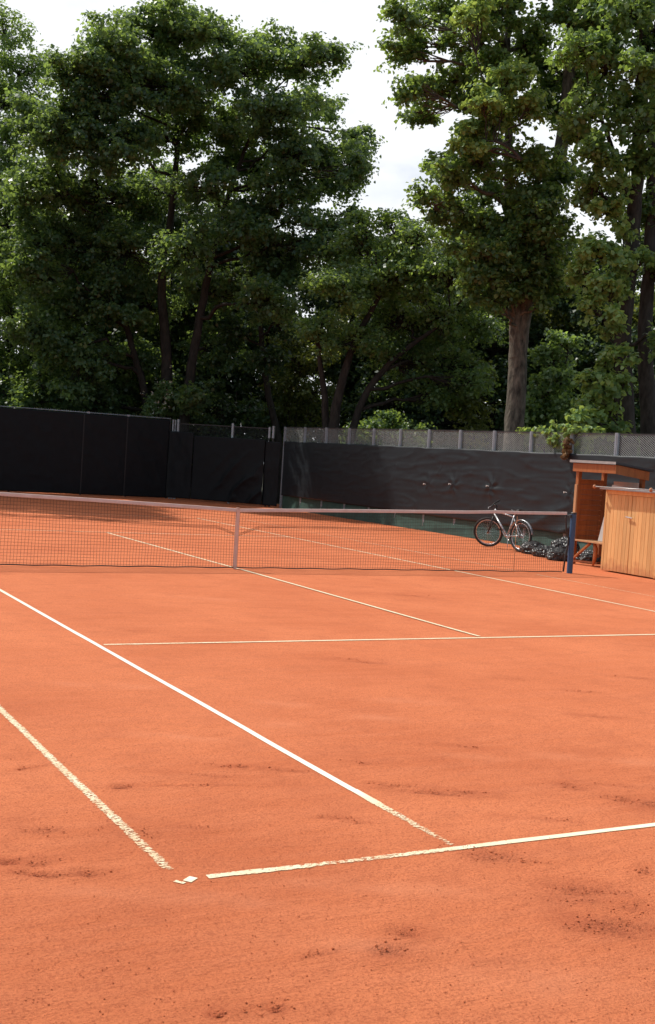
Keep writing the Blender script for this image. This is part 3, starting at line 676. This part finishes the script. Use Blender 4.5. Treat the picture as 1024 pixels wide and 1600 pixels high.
# ------------------------------------------------------------------ bicycle
bk = empty('bicycle', (8.37, 4.55, 0), R(95), label='silver mountain bicycle on its stand in front of the charcoal windscreen', cat='bicycle')
RW = .335; RH = Vector((-.53, 0, RW)); FH = Vector((.53, 0, RW)); BB = Vector((-.10, 0, .30)); ST = Vector((-.27, 0, .73)); HT = Vector((.33, 0, .86)); HB = Vector((.375, 0, .74))
def wheel(c, Mx, name='wheel'):
    w = MB(); w.M = Mx; w.tube([(c.x, -.05, c.z), (c.x, .05, c.z)], .022, 10); w.tube([(c.x, -.028, c.z), (c.x, -.022, c.z)], .038, 10); hub = w.build(name, M['alloy'], bk, smooth=True)
    w = MB(); w.M = Mx; w.ring(c, RW-.024, .026, 48, 8); w.build('tyre', M['rubber'], hub, smooth=True)
    w = MB(); w.M = Mx; w.ring(c, RW-.056, .012, 48, 6); w.build('rim', M['alloy'], hub, smooth=True)
    w = MB(); w.M = Mx
    for i in range(28):
        a = 2*math.pi*i/28; b = a+(.25 if i % 2 else -.25); s = .028 if i % 4 < 2 else -.028
        w.tube([(c.x+.02*math.cos(b), s, c.z+.02*math.sin(b)), (c.x+(RW-.06)*math.cos(a), 0, c.z+(RW-.06)*math.sin(a))], .0013, 3)
    w.build('spokes', M['alloy'], hub)
    return hub
I4 = Matrix.Identity(4)
wheel(RH, I4)
ax = (HT-HB).normalized(); STEER = Matrix.Translation(HB) @ Matrix.Rotation(R(36), 4, ax) @ Matrix.Translation(-HB)
wheel(FH, STEER)
p = MB()
p.tube([HB+Vector((0,0,0)), HT], .021, 10); p.tube([HT-ax*.035, ST], .017, 10); p.tube([HB+ax*.02, BB], .021, 10); p.tube([ST+(ST-BB).normalized()*.03, BB], .017, 10)
for s in (-1, 1):
    p.tube([ST-Vector((0,0,.02)), RH+Vector((.02, s*.045, .05)), RH+Vector((0, s*.055, 0))], .010, 8)
    p.tube([BB+Vector((-.02, s*.02, 0)), RH+Vector((.1, s*.05, .0)), RH+Vector((0, s*.055, 0))], .011, 8)
p.tube([BB-Vector((0,.036,0)), BB+Vector((0,.036,0))], .026, 10)
p.build('frame', M['silver'], bk, smooth=True)
p = MB(); p.M = STEER
p.tube([(HB.x+.01, -.055, HB.z-.05), (HB.x+.01, .055, HB.z-.05)], .018, 8)
for s in (-1, 1):
    p.tube([(HB.x+.01, s*.05, HB.z-.04), (HB.x+.09, s*.052, HB.z-.26), (FH.x, s*.055, FH.z)], .014, 8)
p.tube([HB-ax*.06, HT+ax*.09], .014, 8)
p.build('fork', M['black'], bk, smooth=True)
p = MB(); p.M = STEER; h = HT+ax*.085
p.tube([h, h+Vector((.085, 0, .02))], .015, 8); b = h+Vector((.085, 0, .025))
p.tube([b+Vector((-.05, -.30, .02)), b+Vector((-.01, -.12, .012)), b, b+Vector((-.01, .12, .012)), b+Vector((-.05, .30, .02))], .0125, 8)
hb = p.build('handlebar', M['black'], bk, smooth=True)
p = MB(); p.M = STEER
for s in (-1, 1):
    p = MB(); p.M = STEER; p.tube([b+Vector((-.032, s*.19, .016)), b+Vector((-.052, s*.315, .022))], .018, 8); p.build('grip', M['rubber'], hb, smooth=True)
    p = MB(); p.M = STEER; p.tube([b+Vector((-.02, s*.17, .01)), b+Vector((.05, s*.19, -.02)), b+Vector((.04, s*.26, -.035))], .006, 6); p.build('brake_lever', M['alloy'], hb, smooth=True)
p = MB(); u_ = (ST-BB).normalized(); p.tube([ST, ST+u_*.13], .0135, 8); p.build('seat_post', M['alloy'], bk, smooth=True)
sp_ = ST+u_*.145
p = MB(); n_ = 12; vs = []
for i in range(n_+1):
    t = i/n_; x = sp_.x-.13+.27*t; w_ = .075*(1-t)**.8+.02 if t > .12 else .05+.045*t/.12
    zz = sp_.z+.015*math.cos(t*5)
    for j in range(9):
        a = math.pi*j/8; vs.append((x, w_*math.cos(a), zz+.028*math.sin(a)))
fs = [(i*9+j, i*9+j+1, (i+1)*9+j+1, (i+1)*9+j) for i in range(n_) for j in range(8)]+[(i*9, (i+1)*9, (i+1)*9+8, i*9+8) for i in range(n_)]+[tuple(range(9)), tuple(n_*9+j for j in range(9))[::-1]]
p.add(vs, fs); p.build('saddle', M['black'], bk, smooth=True)
p = MB(); p.M = Matrix.Translation((BB.x, -.055, BB.z)); p.ring((0,0,0), .085, .006, 28, 5); p.ring((0,0,0), .03, .008, 16, 5)
for i in range(5): p.tube([(0,0,0), (.085*math.cos(i*1.257), 0, .085*math.sin(i*1.257))], .006, 4)
p.M = I4
p.tube([BB+Vector((0,-.065,0)), BB+Vector((-.11,-.075,-.125))], .011, 8)
q = MB(); q.tube([BB+Vector((0,.035,0)), BB+Vector((0,.065,0)), BB+Vector((.11,.075,.125))], .011, 8); q.build('crank_arm', M['alloy'], bk, smooth=True)
cs = p.build('crankset', M['alloy'], bk, smooth=True)
p = MB(); p.box((BB.x-.16,-.17,BB.z-.14),(BB.x-.065,-.085,BB.z-.118)); p.build('pedal', M['black'], cs)
p = MB(); p.box((BB.x+.065,.085,BB.z+.118),(BB.x+.16,.17,BB.z+.14)); p.build('pedal', M['black'], cs)
p = MB(); p.tube([(BB.x, -.055, BB.z+.085), (RH.x, -.04, RH.z+.04)], .005, 4); p.tube([(BB.x, -.055, BB.z-.085), (RH.x+.02, -.04, RH.z-.11), (RH.x, -.04, RH.z-.1)], .005, 4)
for r_ in (.04, .035, .03): p.ring((RH.x, -.04-.004*r_*100+.12, RH.z), r_, .004, 18, 4)
p.build('chain', M['darksteel'], bk)
p = MB(); p.tube([BB+Vector((-.06, .03, -.02)), Vector((-.28, .14, .015))], .008, 6); p.build('kickstand', M['alloy'], bk, smooth=True)
p = MB(); n_ = 20; vs = []
for i in range(n_+1):
    a = R(-10)+R(150)*i/n_+R(20); rr = RW+.03
    for y in (-.03, 0, .03): vs.append((RH.x-rr*math.cos(a), y, RH.z+(rr-(.01 if y else 0))*math.sin(a)))
p.add(vs, [(i*3+j, i*3+j+1, (i+1)*3+j+1, (i+1)*3+j) for i in range(n_) for j in (0, 1)])
q = p.build('mudguard', M['silver'], bk, smooth=True); q.modifiers.new('s', 'SOLIDIFY').thickness = .002
p = MB(); p.box((RH.x+.02, -.015, .60), (RH.x+.035, .015, .64)); p.build('reflector', M['red'], bk)

# ------------------------------------------------------------------ trees
LEAF_V = np.array([(0, 0, 0), (.5, .22, .10), (.36, .68, .07), (0, 1.05, -.08), (-.36, .68, .07), (-.5, .22, .10)])
LEAF_F = np.array([0, 1, 2, 3, 0, 3, 4, 5])
KITE_V = np.array([(0, -.05, 0), (.5, .42, .11), (0, 1.08, -.1), (-.5, .42, .11)]); KITE_F = np.arange(4)
def leaves(pos, nrm, size, tint, shape=None):
    LV, LF = (LEAF_V, LEAF_F) if shape else (KITE_V, KITE_F); nv = len(LV); k = len(pos); nrm = nrm/np.linalg.norm(nrm, axis=1, keepdims=True)
    t = rng.normal(size=(k, 3)); t[:, 2] -= .9; t -= nrm*(t*nrm).sum(1, keepdims=True); t /= np.linalg.norm(t, axis=1, keepdims=True)+1e-9
    s = np.cross(t, nrm); sz = size*rng.uniform(.65, 1.25, (k, 1, 1))
    V = (LV[None, :, 0:1]*s[:, None]+(LV[None, :, 1:2]-.5)*t[:, None]+LV[None, :, 2:3]*nrm[:, None])*sz+pos[:, None]
    return V.reshape(-1, 3), (LF[None]+nv*np.arange(k)[:, None]).ravel(), np.full(len(LF)//4*k, 4), np.repeat(tint, nv)
def crown_points(blobs, puff=.62, per=95, dens=1.0, flat=.78, spread=1.0, fill=.3):
    """blobs: (x,y,z,r). Returns leaf points, normals, tints and puff centres"""
    P, Nn, T, PC, BI = [], [], [], [], []
    allb = []
    for bi, (x, y, z, r) in enumerate(blobs):
        allb.append((bi, x, y, z, r*.86))
        for _ in range(5 if r > .3 else 1):
            q = rng.normal(size=3); q /= np.linalg.norm(q); q[2] *= .8; dd = r*rng.uniform(.75, 1.2)
            allb.append((bi, x+q[0]*dd, y+q[1]*dd, z+q[2]*dd, r*rng.uniform(.22, .42)))
    for bi, x, y, z, r in allb:
        k = max(3, int(dens*7.5*(r/puff)**2))
        d = rng.normal(size=(k, 3)); d /= np.linalg.norm(d, axis=1, keepdims=True)
        d[:, 2] = np.where((d[:, 2] < -.3) & (rng.random(k) < .5), -d[:, 2]*.7, d[:, 2])
        rad = r*(fill+(1-fill)*rng.random(k)**.5)*rng.uniform(.8, 1.18, k)
        pc = np.array([x, y, z])+d*rad[:, None]*np.array([1, 1, flat])
        bt = rng.uniform(-.12, .12)
        for j in range(k):
            pr = puff*rng.uniform(.55, 1.25)*spread
            m_ = int(per*1.35*rng.uniform(.6, 1.3)*(pr/puff)**1.5)
            q = rng.normal(size=(m_, 3)); q /= np.linalg.norm(q, axis=1, keepdims=True)
            q[:, 2] = abs(q[:, 2])*np.where(rng.random(m_) < .25, -1, 1)
            rr = pr*1.12*(rng.random(m_)**.42)*np.where(rng.random(m_) < .15, rng.uniform(1, 1.5, m_), 1)
            off = q*rr[:, None]*np.array([1, 1, .66]); off[:, 2] -= .32*(off[:, 0]**2+off[:, 1]**2)/pr
            ax_ = d[j]*np.array([1, 1, .25])+rng.normal(size=3)*.35; off = off*.8+ax_*(rng.uniform(-.4, 1.25, (m_, 1))*pr*.75); off[:, 2] -= .12*pr*rng.random(m_)
            P.append(pc[j]+off)
            Nn.append(q*.5+np.array([0, 0, .6])+d[j]*.3+rng.normal(size=(m_, 3))*.55)
            T.append(np.clip(rng.normal(.45+bt+.12*rng.normal(), .22, m_), 0, 1))
        PC.append(pc); BI += [bi]*k
    return np.concatenate(P), np.concatenate(Nn), np.concatenate(T), np.concatenate(PC), np.array(BI)

class Wood:
    def __init__(s): s.v = []; s.l = []; s.c = []; s.n = 0
    def tube(s, pts, rad, n=7, rough=0.):
        pts = np.asarray(pts, float); k = len(pts); d = np.gradient(pts, axis=0); d /= np.linalg.norm(d, axis=1, keepdims=True)+1e-9
        ref = np.array([1., 0, 0]) if abs(d[0][0]) < .8 else np.array([0, 1., 0])
        x = ref-d*(d@ref)[:, None]; x /= np.linalg.norm(x, axis=1, keepdims=True); y = np.cross(d, x)
        a = np.arange(n)*2*math.pi/n; rad = np.asarray(rad)[:, None]*np.ones(n)
        if rough: rad = rad*(1+rough*fbm(np.cos(a)[None]*1.8+0*rad, np.sin(a)[None]*1.8+0*rad, pts[:, 2:3]*.9+0*rad, 3, 7)+rough*.5*vn(np.cos(a)[None]*7+0*rad, np.sin(a)[None]*7+0*rad, pts[:, 2:3]*2.2+0*rad, 9))
        V = pts[:, None]+rad[..., None]*(x[:, None]*np.cos(a)[None, :, None]+y[:, None]*np.sin(a)[None, :, None])
        i = np.arange(k*n).reshape(k, n); j = np.roll(i, -1, 1)
        q = np.stack([i[:-1], j[:-1], j[1:], i[1:]], -1).reshape(-1, 4)+s.n
        s.v.append(V.reshape(-1, 3)); s.l.append(q.ravel()); s.c.append(np.full(len(q), 4)); s.n += k*n
    def mesh(s, name, off):
        return npmesh(name, np.concatenate(s.v)-off, np.concatenate(s.l), np.concatenate(s.c), smooth=True)
def curve(a, b, sag=.15, k=6, wob=.05):
    a, b = np.asarray(a), np.asarray(b); t = np.linspace(0, 1, k)[:, None]; L = np.linalg.norm(b-a)
    p = a+(b-a)*t; p[:, 2] += sag*L*np.sin(t[:, 0]*math.pi)*.6
    p[1:-1] += rng.normal(size=(k-2, 3))*wob*L*.35; return p
def resample(pts, rad, step=.35, wob=.012):
    pts = np.asarray(pts, float); L = np.concatenate([[0], np.cumsum(np.linalg.norm(np.diff(pts, axis=0), axis=1))])
    k = max(4, int(L[-1]/step)); t = np.linspace(0, L[-1], k)
    # smooth by interpolating a Catmull-like blend
    P = np.stack([np.interp(t, L, pts[:, i]) for i in range(3)], -1)
    for _ in range(8): P[1:-1] = (P[:-2]+2*P[1:-1]+P[2:])/4
    P[1:-1, :2] += rng.normal(size=(k-2, 2))*wob
    return P, np.interp(t, L, rad)
def tree(name, stems, blobs, leafm, barkm, size, label, cat='tree', group=None, puff=.62, per=95, dens=1., flat=.78, trunk_n=14, twig=True, rough=.12, crown_name='crown', fill=.3, trunk_name='trunk', spread=1.0):
    base = np.array(stems[0][0][0]); base = np.array([base[0], base[1], -.06])
    root = empty(name, tuple(base), label=label, cat=cat, group=group)
    W_ = Wood(); nodes = []
    for pts, r0, r1 in stems:
        pts = [np.array(p) for p in pts]; rad = np.interp(np.linspace(0, 1, len(pts)), [0, 1], [r0, r1])
        P, rd = resample(pts, rad)
        z0 = P[0, 2]; rd = rd*(1+.5*np.exp(-(P[:, 2]-z0)/.35)*(z0 < .5)*.5)
        W_.tube(P, rd, trunk_n, rough)
        for p, q in zip(P, rd): nodes.append((*p, q))
    nodes = np.array(nodes)
    Pp, Nn, T, PC, BI = crown_points(blobs, puff, per, dens, flat, fill=fill, spread=spread)
    if twig:
        for bi, b in enumerate(blobs):
            b = np.array(b[:3]); dist = np.linalg.norm(nodes[:, :3]-b, axis=1)+np.where(nodes[:, 2] > b[2]-.3, 5+2*(nodes[:, 2]-b[2]), 0)
            nb = nodes[np.argmin(dist)]; r0 = min(nb[3]*.62, .03+.022*dist.min()); c = curve(nb[:3], b, .12, 8, .10)
            W_.tube(c, np.linspace(r0, .022, 8), 7)
            for p in PC[BI == bi]:
                st = c[rng.integers(4, 8)]; W_.tube(curve(st, p, -.05, 4, .12), np.linspace(.018, .006, 4), 4)
    link(trunk_name, W_.mesh(trunk_name, base), barkm, root)
    v, l, c, a = leaves(Pp, Nn, size, T, size > .1 and name in ('climbing_vine', 'maple_branch'))
    link(crown_name, npmesh(crown_name, v-base, l, c, {'tint': a}), leafm, root)
    print(name, len(Pp))
    return root
def B(lst, D, jit=1.5, fr=F):
    out_ = []
    for q in lst:
        u, v, r = q[:3]; d = (q[3] if len(q) > 3 else D+rng.uniform(-jit, jit)); p = at(u, v, d); out_.append((*p, r*d/fr))
    return out_
def St(lst, D, r0, r1, foot=True):
    pts = [at(q[0], q[1], q[2] if len(q) > 2 else D) for q in lst]
    if foot: f = pts[0].copy(); f[2] = -.08; pts = [f]+pts
    return (pts, r0, r1)

# big maple behind the back fence
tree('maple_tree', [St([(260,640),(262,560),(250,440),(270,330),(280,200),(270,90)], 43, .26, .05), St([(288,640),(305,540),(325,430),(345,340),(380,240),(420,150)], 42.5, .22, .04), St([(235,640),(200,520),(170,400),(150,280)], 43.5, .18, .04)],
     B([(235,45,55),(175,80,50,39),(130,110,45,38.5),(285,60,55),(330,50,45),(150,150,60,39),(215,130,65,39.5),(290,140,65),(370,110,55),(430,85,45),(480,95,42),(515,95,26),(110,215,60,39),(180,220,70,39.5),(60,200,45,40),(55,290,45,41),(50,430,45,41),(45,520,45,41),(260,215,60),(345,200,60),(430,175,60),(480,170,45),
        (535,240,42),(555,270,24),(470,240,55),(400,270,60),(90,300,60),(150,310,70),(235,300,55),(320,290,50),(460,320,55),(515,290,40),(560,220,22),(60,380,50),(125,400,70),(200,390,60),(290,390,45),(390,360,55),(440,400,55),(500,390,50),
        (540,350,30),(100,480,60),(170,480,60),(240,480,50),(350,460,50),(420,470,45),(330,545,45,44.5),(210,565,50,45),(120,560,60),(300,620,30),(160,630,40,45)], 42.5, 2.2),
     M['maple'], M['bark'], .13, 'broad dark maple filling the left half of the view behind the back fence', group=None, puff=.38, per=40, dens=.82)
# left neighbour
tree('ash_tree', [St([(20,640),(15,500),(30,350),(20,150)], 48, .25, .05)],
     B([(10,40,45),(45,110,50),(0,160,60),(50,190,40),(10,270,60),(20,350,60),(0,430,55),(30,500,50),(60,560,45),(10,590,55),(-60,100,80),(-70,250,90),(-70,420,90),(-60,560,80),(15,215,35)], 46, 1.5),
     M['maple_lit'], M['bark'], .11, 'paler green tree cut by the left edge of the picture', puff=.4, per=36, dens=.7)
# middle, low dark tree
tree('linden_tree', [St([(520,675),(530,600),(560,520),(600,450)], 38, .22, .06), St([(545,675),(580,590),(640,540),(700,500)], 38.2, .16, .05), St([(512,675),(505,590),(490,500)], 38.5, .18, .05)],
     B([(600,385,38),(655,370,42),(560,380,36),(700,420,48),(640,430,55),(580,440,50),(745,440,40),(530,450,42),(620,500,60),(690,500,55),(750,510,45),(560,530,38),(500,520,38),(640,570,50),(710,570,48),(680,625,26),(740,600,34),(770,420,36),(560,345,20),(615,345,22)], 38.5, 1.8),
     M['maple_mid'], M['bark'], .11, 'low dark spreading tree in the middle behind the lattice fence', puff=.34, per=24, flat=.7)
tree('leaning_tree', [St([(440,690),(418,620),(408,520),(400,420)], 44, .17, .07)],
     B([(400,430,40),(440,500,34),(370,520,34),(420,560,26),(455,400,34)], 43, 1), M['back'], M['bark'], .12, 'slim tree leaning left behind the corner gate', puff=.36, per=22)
# tall maple right of centre
tree('maple_tree', [St([(804,680),(807,600),(812,500),(832,420),(858,330),(880,220),(893,90),(900,-60)], 33, .30, .15), St([(808,560),(809,480),(800,400),(797,320),(795,220),(790,100),(800,-20)], 32.95, .22, .07, False)],
     B([(628,30,28),(650,70,28),(625,85,20),(690,20,36),(670,150,30),(655,175,22),(640,140,20),(705,130,28),(735,60,40),(740,160,30),(770,20,45),(770,110,40),(800,170,36),(830,70,45),(850,170,42),(740,250,34),
        (700,275,32),(680,320,34),(715,330,36),(760,300,32),(690,255,20),(735,215,22),(770,240,26),(830,250,40),(845,330,42),(870,280,38),(800,380,36),(760,400,30),(770,440,24),(835,400,36),(875,400,28),(820,310,30),(890,120,45),(900,30,50),(740,355,24),(860,440,26),
        (820,-60,60),(700,-50,50),(760,-60,60),(790,415,34,32),(825,430,30,32.2),(815,370,36,32),(850,400,30,32.2),(770,350,28,32.3),(845,450,22,32.3),(790,460,20,32.3),(835,310,34,32),(870,360,30,32),(735,425,18,32),(745,462,12,32),(728,450,9,32),(895,455,15,32.5),(852,478,10,32.3),(778,482,10,32),(715,395,14,32)], 33, 1.6),
     M['maple_mid'], M['bark2'], .12, 'tall maple with flaky brown trunk right of centre behind the lattice fence', puff=.27, per=23, flat=.9, trunk_n=28, rough=.05)
tree('maple_branch', [St([(815,250),(790,190),(760,220)], 30.5, .05, .02, False)],
     B([(775,185,26),(735,205,22),(830,165,24),(755,160,22),(790,120,22),(720,230,16),(745,235,18),(805,110,24),(740,15,26)], 30.5, .5),
     M['ivy_lit_bough'], M['bark3'], .12, 'x', puff=.25, per=21)
# right double trunk
tree('maple_tree', [St([(982,690),(975,600),(968,520),(985,430),(992,330),(1000,200),(1010,40)], 30.5, .27, .14), St([(1018,690),(1012,610),(1005,520),(1018,400),(1018,260),(1025,80)], 31, .25, .12), St([(990,330),(960,240),(930,160)], 30.6, .09, .04, False)],
     B([(930,30,40),(985,20,44),(1030,40,45),(905,75,32),(945,100,42),(1000,110,38),(925,170,38),(975,180,38),(1030,200,40),(900,215,26),(940,240,34),(985,260,26),(925,300,28),(960,310,26),(1045,320,36),(1012,250,22),(1008,330,20),(1010,400,18),(1050,420,36),(1045,120,40),(1050,520,30),(960,-40,55),(1050,-50,60)], 30, 1.3),
     M['maple_lit'], M['bark3'], .13, 'double-stemmed tree with smooth bark at the right edge of the picture', puff=.27, per=22, dens=.9, flat=1.15, trunk_n=22)
tree('climbing_vine', [St([(968,680),(960,600),(958,520),(972,430),(980,330),(985,250)], 30, .03, .012)],
     B([(975,290,18),(950,330,22),(972,360,18),(930,395,24),(965,410,20),(905,425,18),(945,450,24),(975,450,14),(960,490,17),(925,480,14),(950,520,15),(962,550,14),(945,565,16),(915,590,14),(945,600,20),(975,600,14),(930,620,16),(950,640,18),(925,655,15),(900,650,10),(960,670,16),(935,672,14),(990,560,10)], 29.6, .4),
     M['ivy_lit_bough'], M['bark3'], .14, 'bright yellow-green vine climbing the double-stemmed tree at the right edge', 'climbing plant', puff=.2, per=15, dens=.8, flat=1.1, crown_name='foliage', trunk_name='stem')
# boughs of the tall maple, their sunlit yellow put into the leaf colour
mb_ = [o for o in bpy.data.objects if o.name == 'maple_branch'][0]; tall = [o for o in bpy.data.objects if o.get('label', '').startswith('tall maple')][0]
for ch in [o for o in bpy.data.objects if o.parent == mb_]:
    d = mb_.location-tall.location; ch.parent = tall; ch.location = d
    ch.name = 'bough' if ch.name.startswith('trunk') else 'sunlit_tone_crown'
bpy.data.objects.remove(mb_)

# shrubs behind the fences
def shrub(u, v, D, r, leafm, label, blobs, size=.12, puff=.28, per=26, dens=1.0):
    p = at(u, v, D)
    st = [([np.array([p[0], p[1], -.08]), at(u+dx, v-r*.8, D)], .03, .01) for dx in (-r*.4, 0, r*.4)]
    return tree('shrub', st, B(blobs, D, .6), leafm, M['bark3'], size, label, 'shrub', None, puff, per, dens, 1.0, 6, True, 0, 'foliage', .2, 'stem')
fl = shrub(255, 640, 42.6, 30, M['maple_lit'], 'white-flowering shrub rising above the far back fence', [(255,625,20),(240,640,18),(270,638,17),(258,605,12),(250,650,26)], .09, .22, 24)
P_ = []; 
for i in range(34): P_.append(at(255+rng.normal()*14, 622+rng.normal()*14, 41.9+rng.uniform(-.4, .2)))
pos = np.repeat(np.array(P_), 7, 0)+rng.normal(size=(34*7, 3))*.035
v, l, c, a = leaves(pos, rng.normal(size=(len(pos), 3))+np.array([0,0,1]), .045, rng.random(len(pos)))
link('blossom', npmesh('blossom', v-np.array(fl.location), l, c, {'tint': a}), M['petal'], fl)
shrub(465, 660, 46, 50, M['sunlit_tone'], 'sunlit yellow-green shrub seen through the gap above the corner', [(440,600,28),(470,570,28),(495,610,26),(450,640,30),(490,655,28),(470,690,30),(500,560,20),(460,540,22),(420,650,22)], .11, .34, 24)
shrub(600, 680, 44, 40, M['maple_mid'], 'pale shrub low behind the lattice fence left of the big trunk', [(580,670,22),(610,660,20),(640,680,24),(560,690,22)], .11, .3, 22)
shrub(740, 650, 40, 30, M['sunlit_tone'], 'shrub with sunlit yellow put into its leaves just left of the flaky trunk', [(735,610,20),(725,640,16),(745,640,18),(750,580,14),(740,680,24)], .11, .28, 22)
shrub(870, 680, 37, 60, M['maple_lit'], 'leafy shrub between the flaky trunk and the double-stemmed tree', [(850,610,24),(880,590,22),(860,650,26),(900,640,24),(840,690,26),(890,690,26),(860,560,20),(880,540,18),(830,640,18)], .12, .3, 24)
shrub(100, 660, 44, 60, M['maple'], 'dark shrub at the left behind the far back fence', [(60,600,30),(110,610,34),(150,630,30),(30,640,34),(90,660,40),(180,650,30),(0,620,40)], .13, .36, 26)
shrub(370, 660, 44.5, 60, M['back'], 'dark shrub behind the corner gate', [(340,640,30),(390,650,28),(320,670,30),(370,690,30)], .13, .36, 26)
# green tendrils over the lattice fence and the dried bunch below them
tree('climbing_vine', [([px(884, 700, FX+.15)*[1,1,0]+[0,0,-.05], px(884, 690, FX+.15), px(895, 676, FX+.1)], .012, .006)],
     [(*px(u, v, FX+dx), r) for u, v, r, dx in ((875,684,.13,.1),(890,680,.16,.12),(905,676,.14,.1),(862,674,.12,.15),(845,671,.10,.15),(885,672,.12,.05),(925,674,.15,.15),(890,694,.1,.1),(825,672,.07,.15))],
     M['ivy_lit_bough'], M['bark3'], .10, 'green vine creeping over the top rail of the lattice fence', 'climbing plant', puff=.11, per=16, crown_name='foliage', trunk_name='stem')
tree('dried_vine', [([px(886, 716, FX-.14), px(885, 700, FX-.14), px(886, 688, FX-.05)], .008, .005)],
     [(*px(u, v, FX-.16), r) for u, v, r in ((886,696,.05),(884,704,.06),(886,712,.05),(887,688,.05))],
     M['dead'], M['bark3'], .075, 'dried brown bunch of leaves hanging over the windscreen near the shelter', 'dried vine', puff=.06, per=18, crown_name='foliage', trunk_name='stem')

# ------------------------------------------------------------------ the wood beyond: trees one can tell apart only as trunks and crowns
def back_proto(sd_, h, lm='back'):
    global rng
    rng = np.random.default_rng(sd_)
    bl = []
    for i in range(26):
        a = rng.uniform(0, 6.28); z = rng.uniform(.12, 1)*h; rr = 3.4*math.sin(min(1, .25+z/h)*math.pi*.86)+.4
        bl.append((rr*rng.random()**.5*math.cos(a), rr*rng.random()**.5*math.sin(a), z, rng.uniform(1.0, 1.6)))
    return tree('woodland_tree', [([np.array([0,0,-.08]), np.array([.2,.1,h*.3]), np.array([-.1,.2,h*.6]), np.array([0,0,h*.92])], .24, .05)], bl, M[lm], M['bark'], .17, 'woodland tree standing in the wood behind the fences', group='woodland trees behind the fences', puff=.5, per=22, dens=.85, trunk_n=10)
protos = [back_proto(3, 12.5), back_proto(7, 11, 'sunlit_tone')]  # second kind carries sunlight in its leaf colour
spots = [(-60,50,0),(40,56,1),(120,51,0),(190,58,1),(250,50,0),(310,55,1),(360,52,0),(540,52,0),(590,57,1),(640,50,0),(700,54,1),(760,49,0),(800,56,1),(860,52,1),(930,47,0),(980,52,1),(1050,44,0),(1090,52,1),(560,64,0),(840,62,0)]
used = set()
for i, (u, D, k) in enumerate(spots):
    p = at(u, 690, D)
    r = protos[k] if k not in used else copy_tree(protos[k]); used.add(k)
    sc = random.uniform(.82, 1.0) if D < 55 else random.uniform(.95, 1.1)
    if u in (430, 410): sc *= .62
    if u > 780: sc *= .86
    r.location = (p[0], p[1], -.06); r.rotation_euler.z = random.uniform(0, 6.28); r.scale = (sc, sc, sc)

# neighbours just outside the left edge: their shade falls on the far court
def tall(x, y, h, sd_, lb):
    global rng
    rng = np.random.default_rng(sd_); bl = []
    for i in range(30):
        a = rng.uniform(0, 6.28); z = rng.uniform(.28, 1)*h; rr = 4.0*math.sin(min(1, .2+z/h)*math.pi*.86)+.6
        bl.append((x+rr*rng.random()**.5*math.cos(a), y+rr*rng.random()**.5*math.sin(a), z, rng.uniform(1.2, 1.9)))
    tree('tall_tree', [([np.array([x,y,-.08]), np.array([x+.2,y,h*.3]), np.array([x-.1,y+.2,h*.6]), np.array([x,y,h*.9])], .3, .05)], bl, M['maple_lit'], M['bark'], .16, lb, puff=.55, per=26, dens=.8, trunk_n=10)
tall(-4.6, 24.8, 18, 21, 'tall pale tree whose boughs just enter at the left edge')
tall(-10.5, 24.2, 18.5, 22, 'tall tree outside the left edge shading the far court')
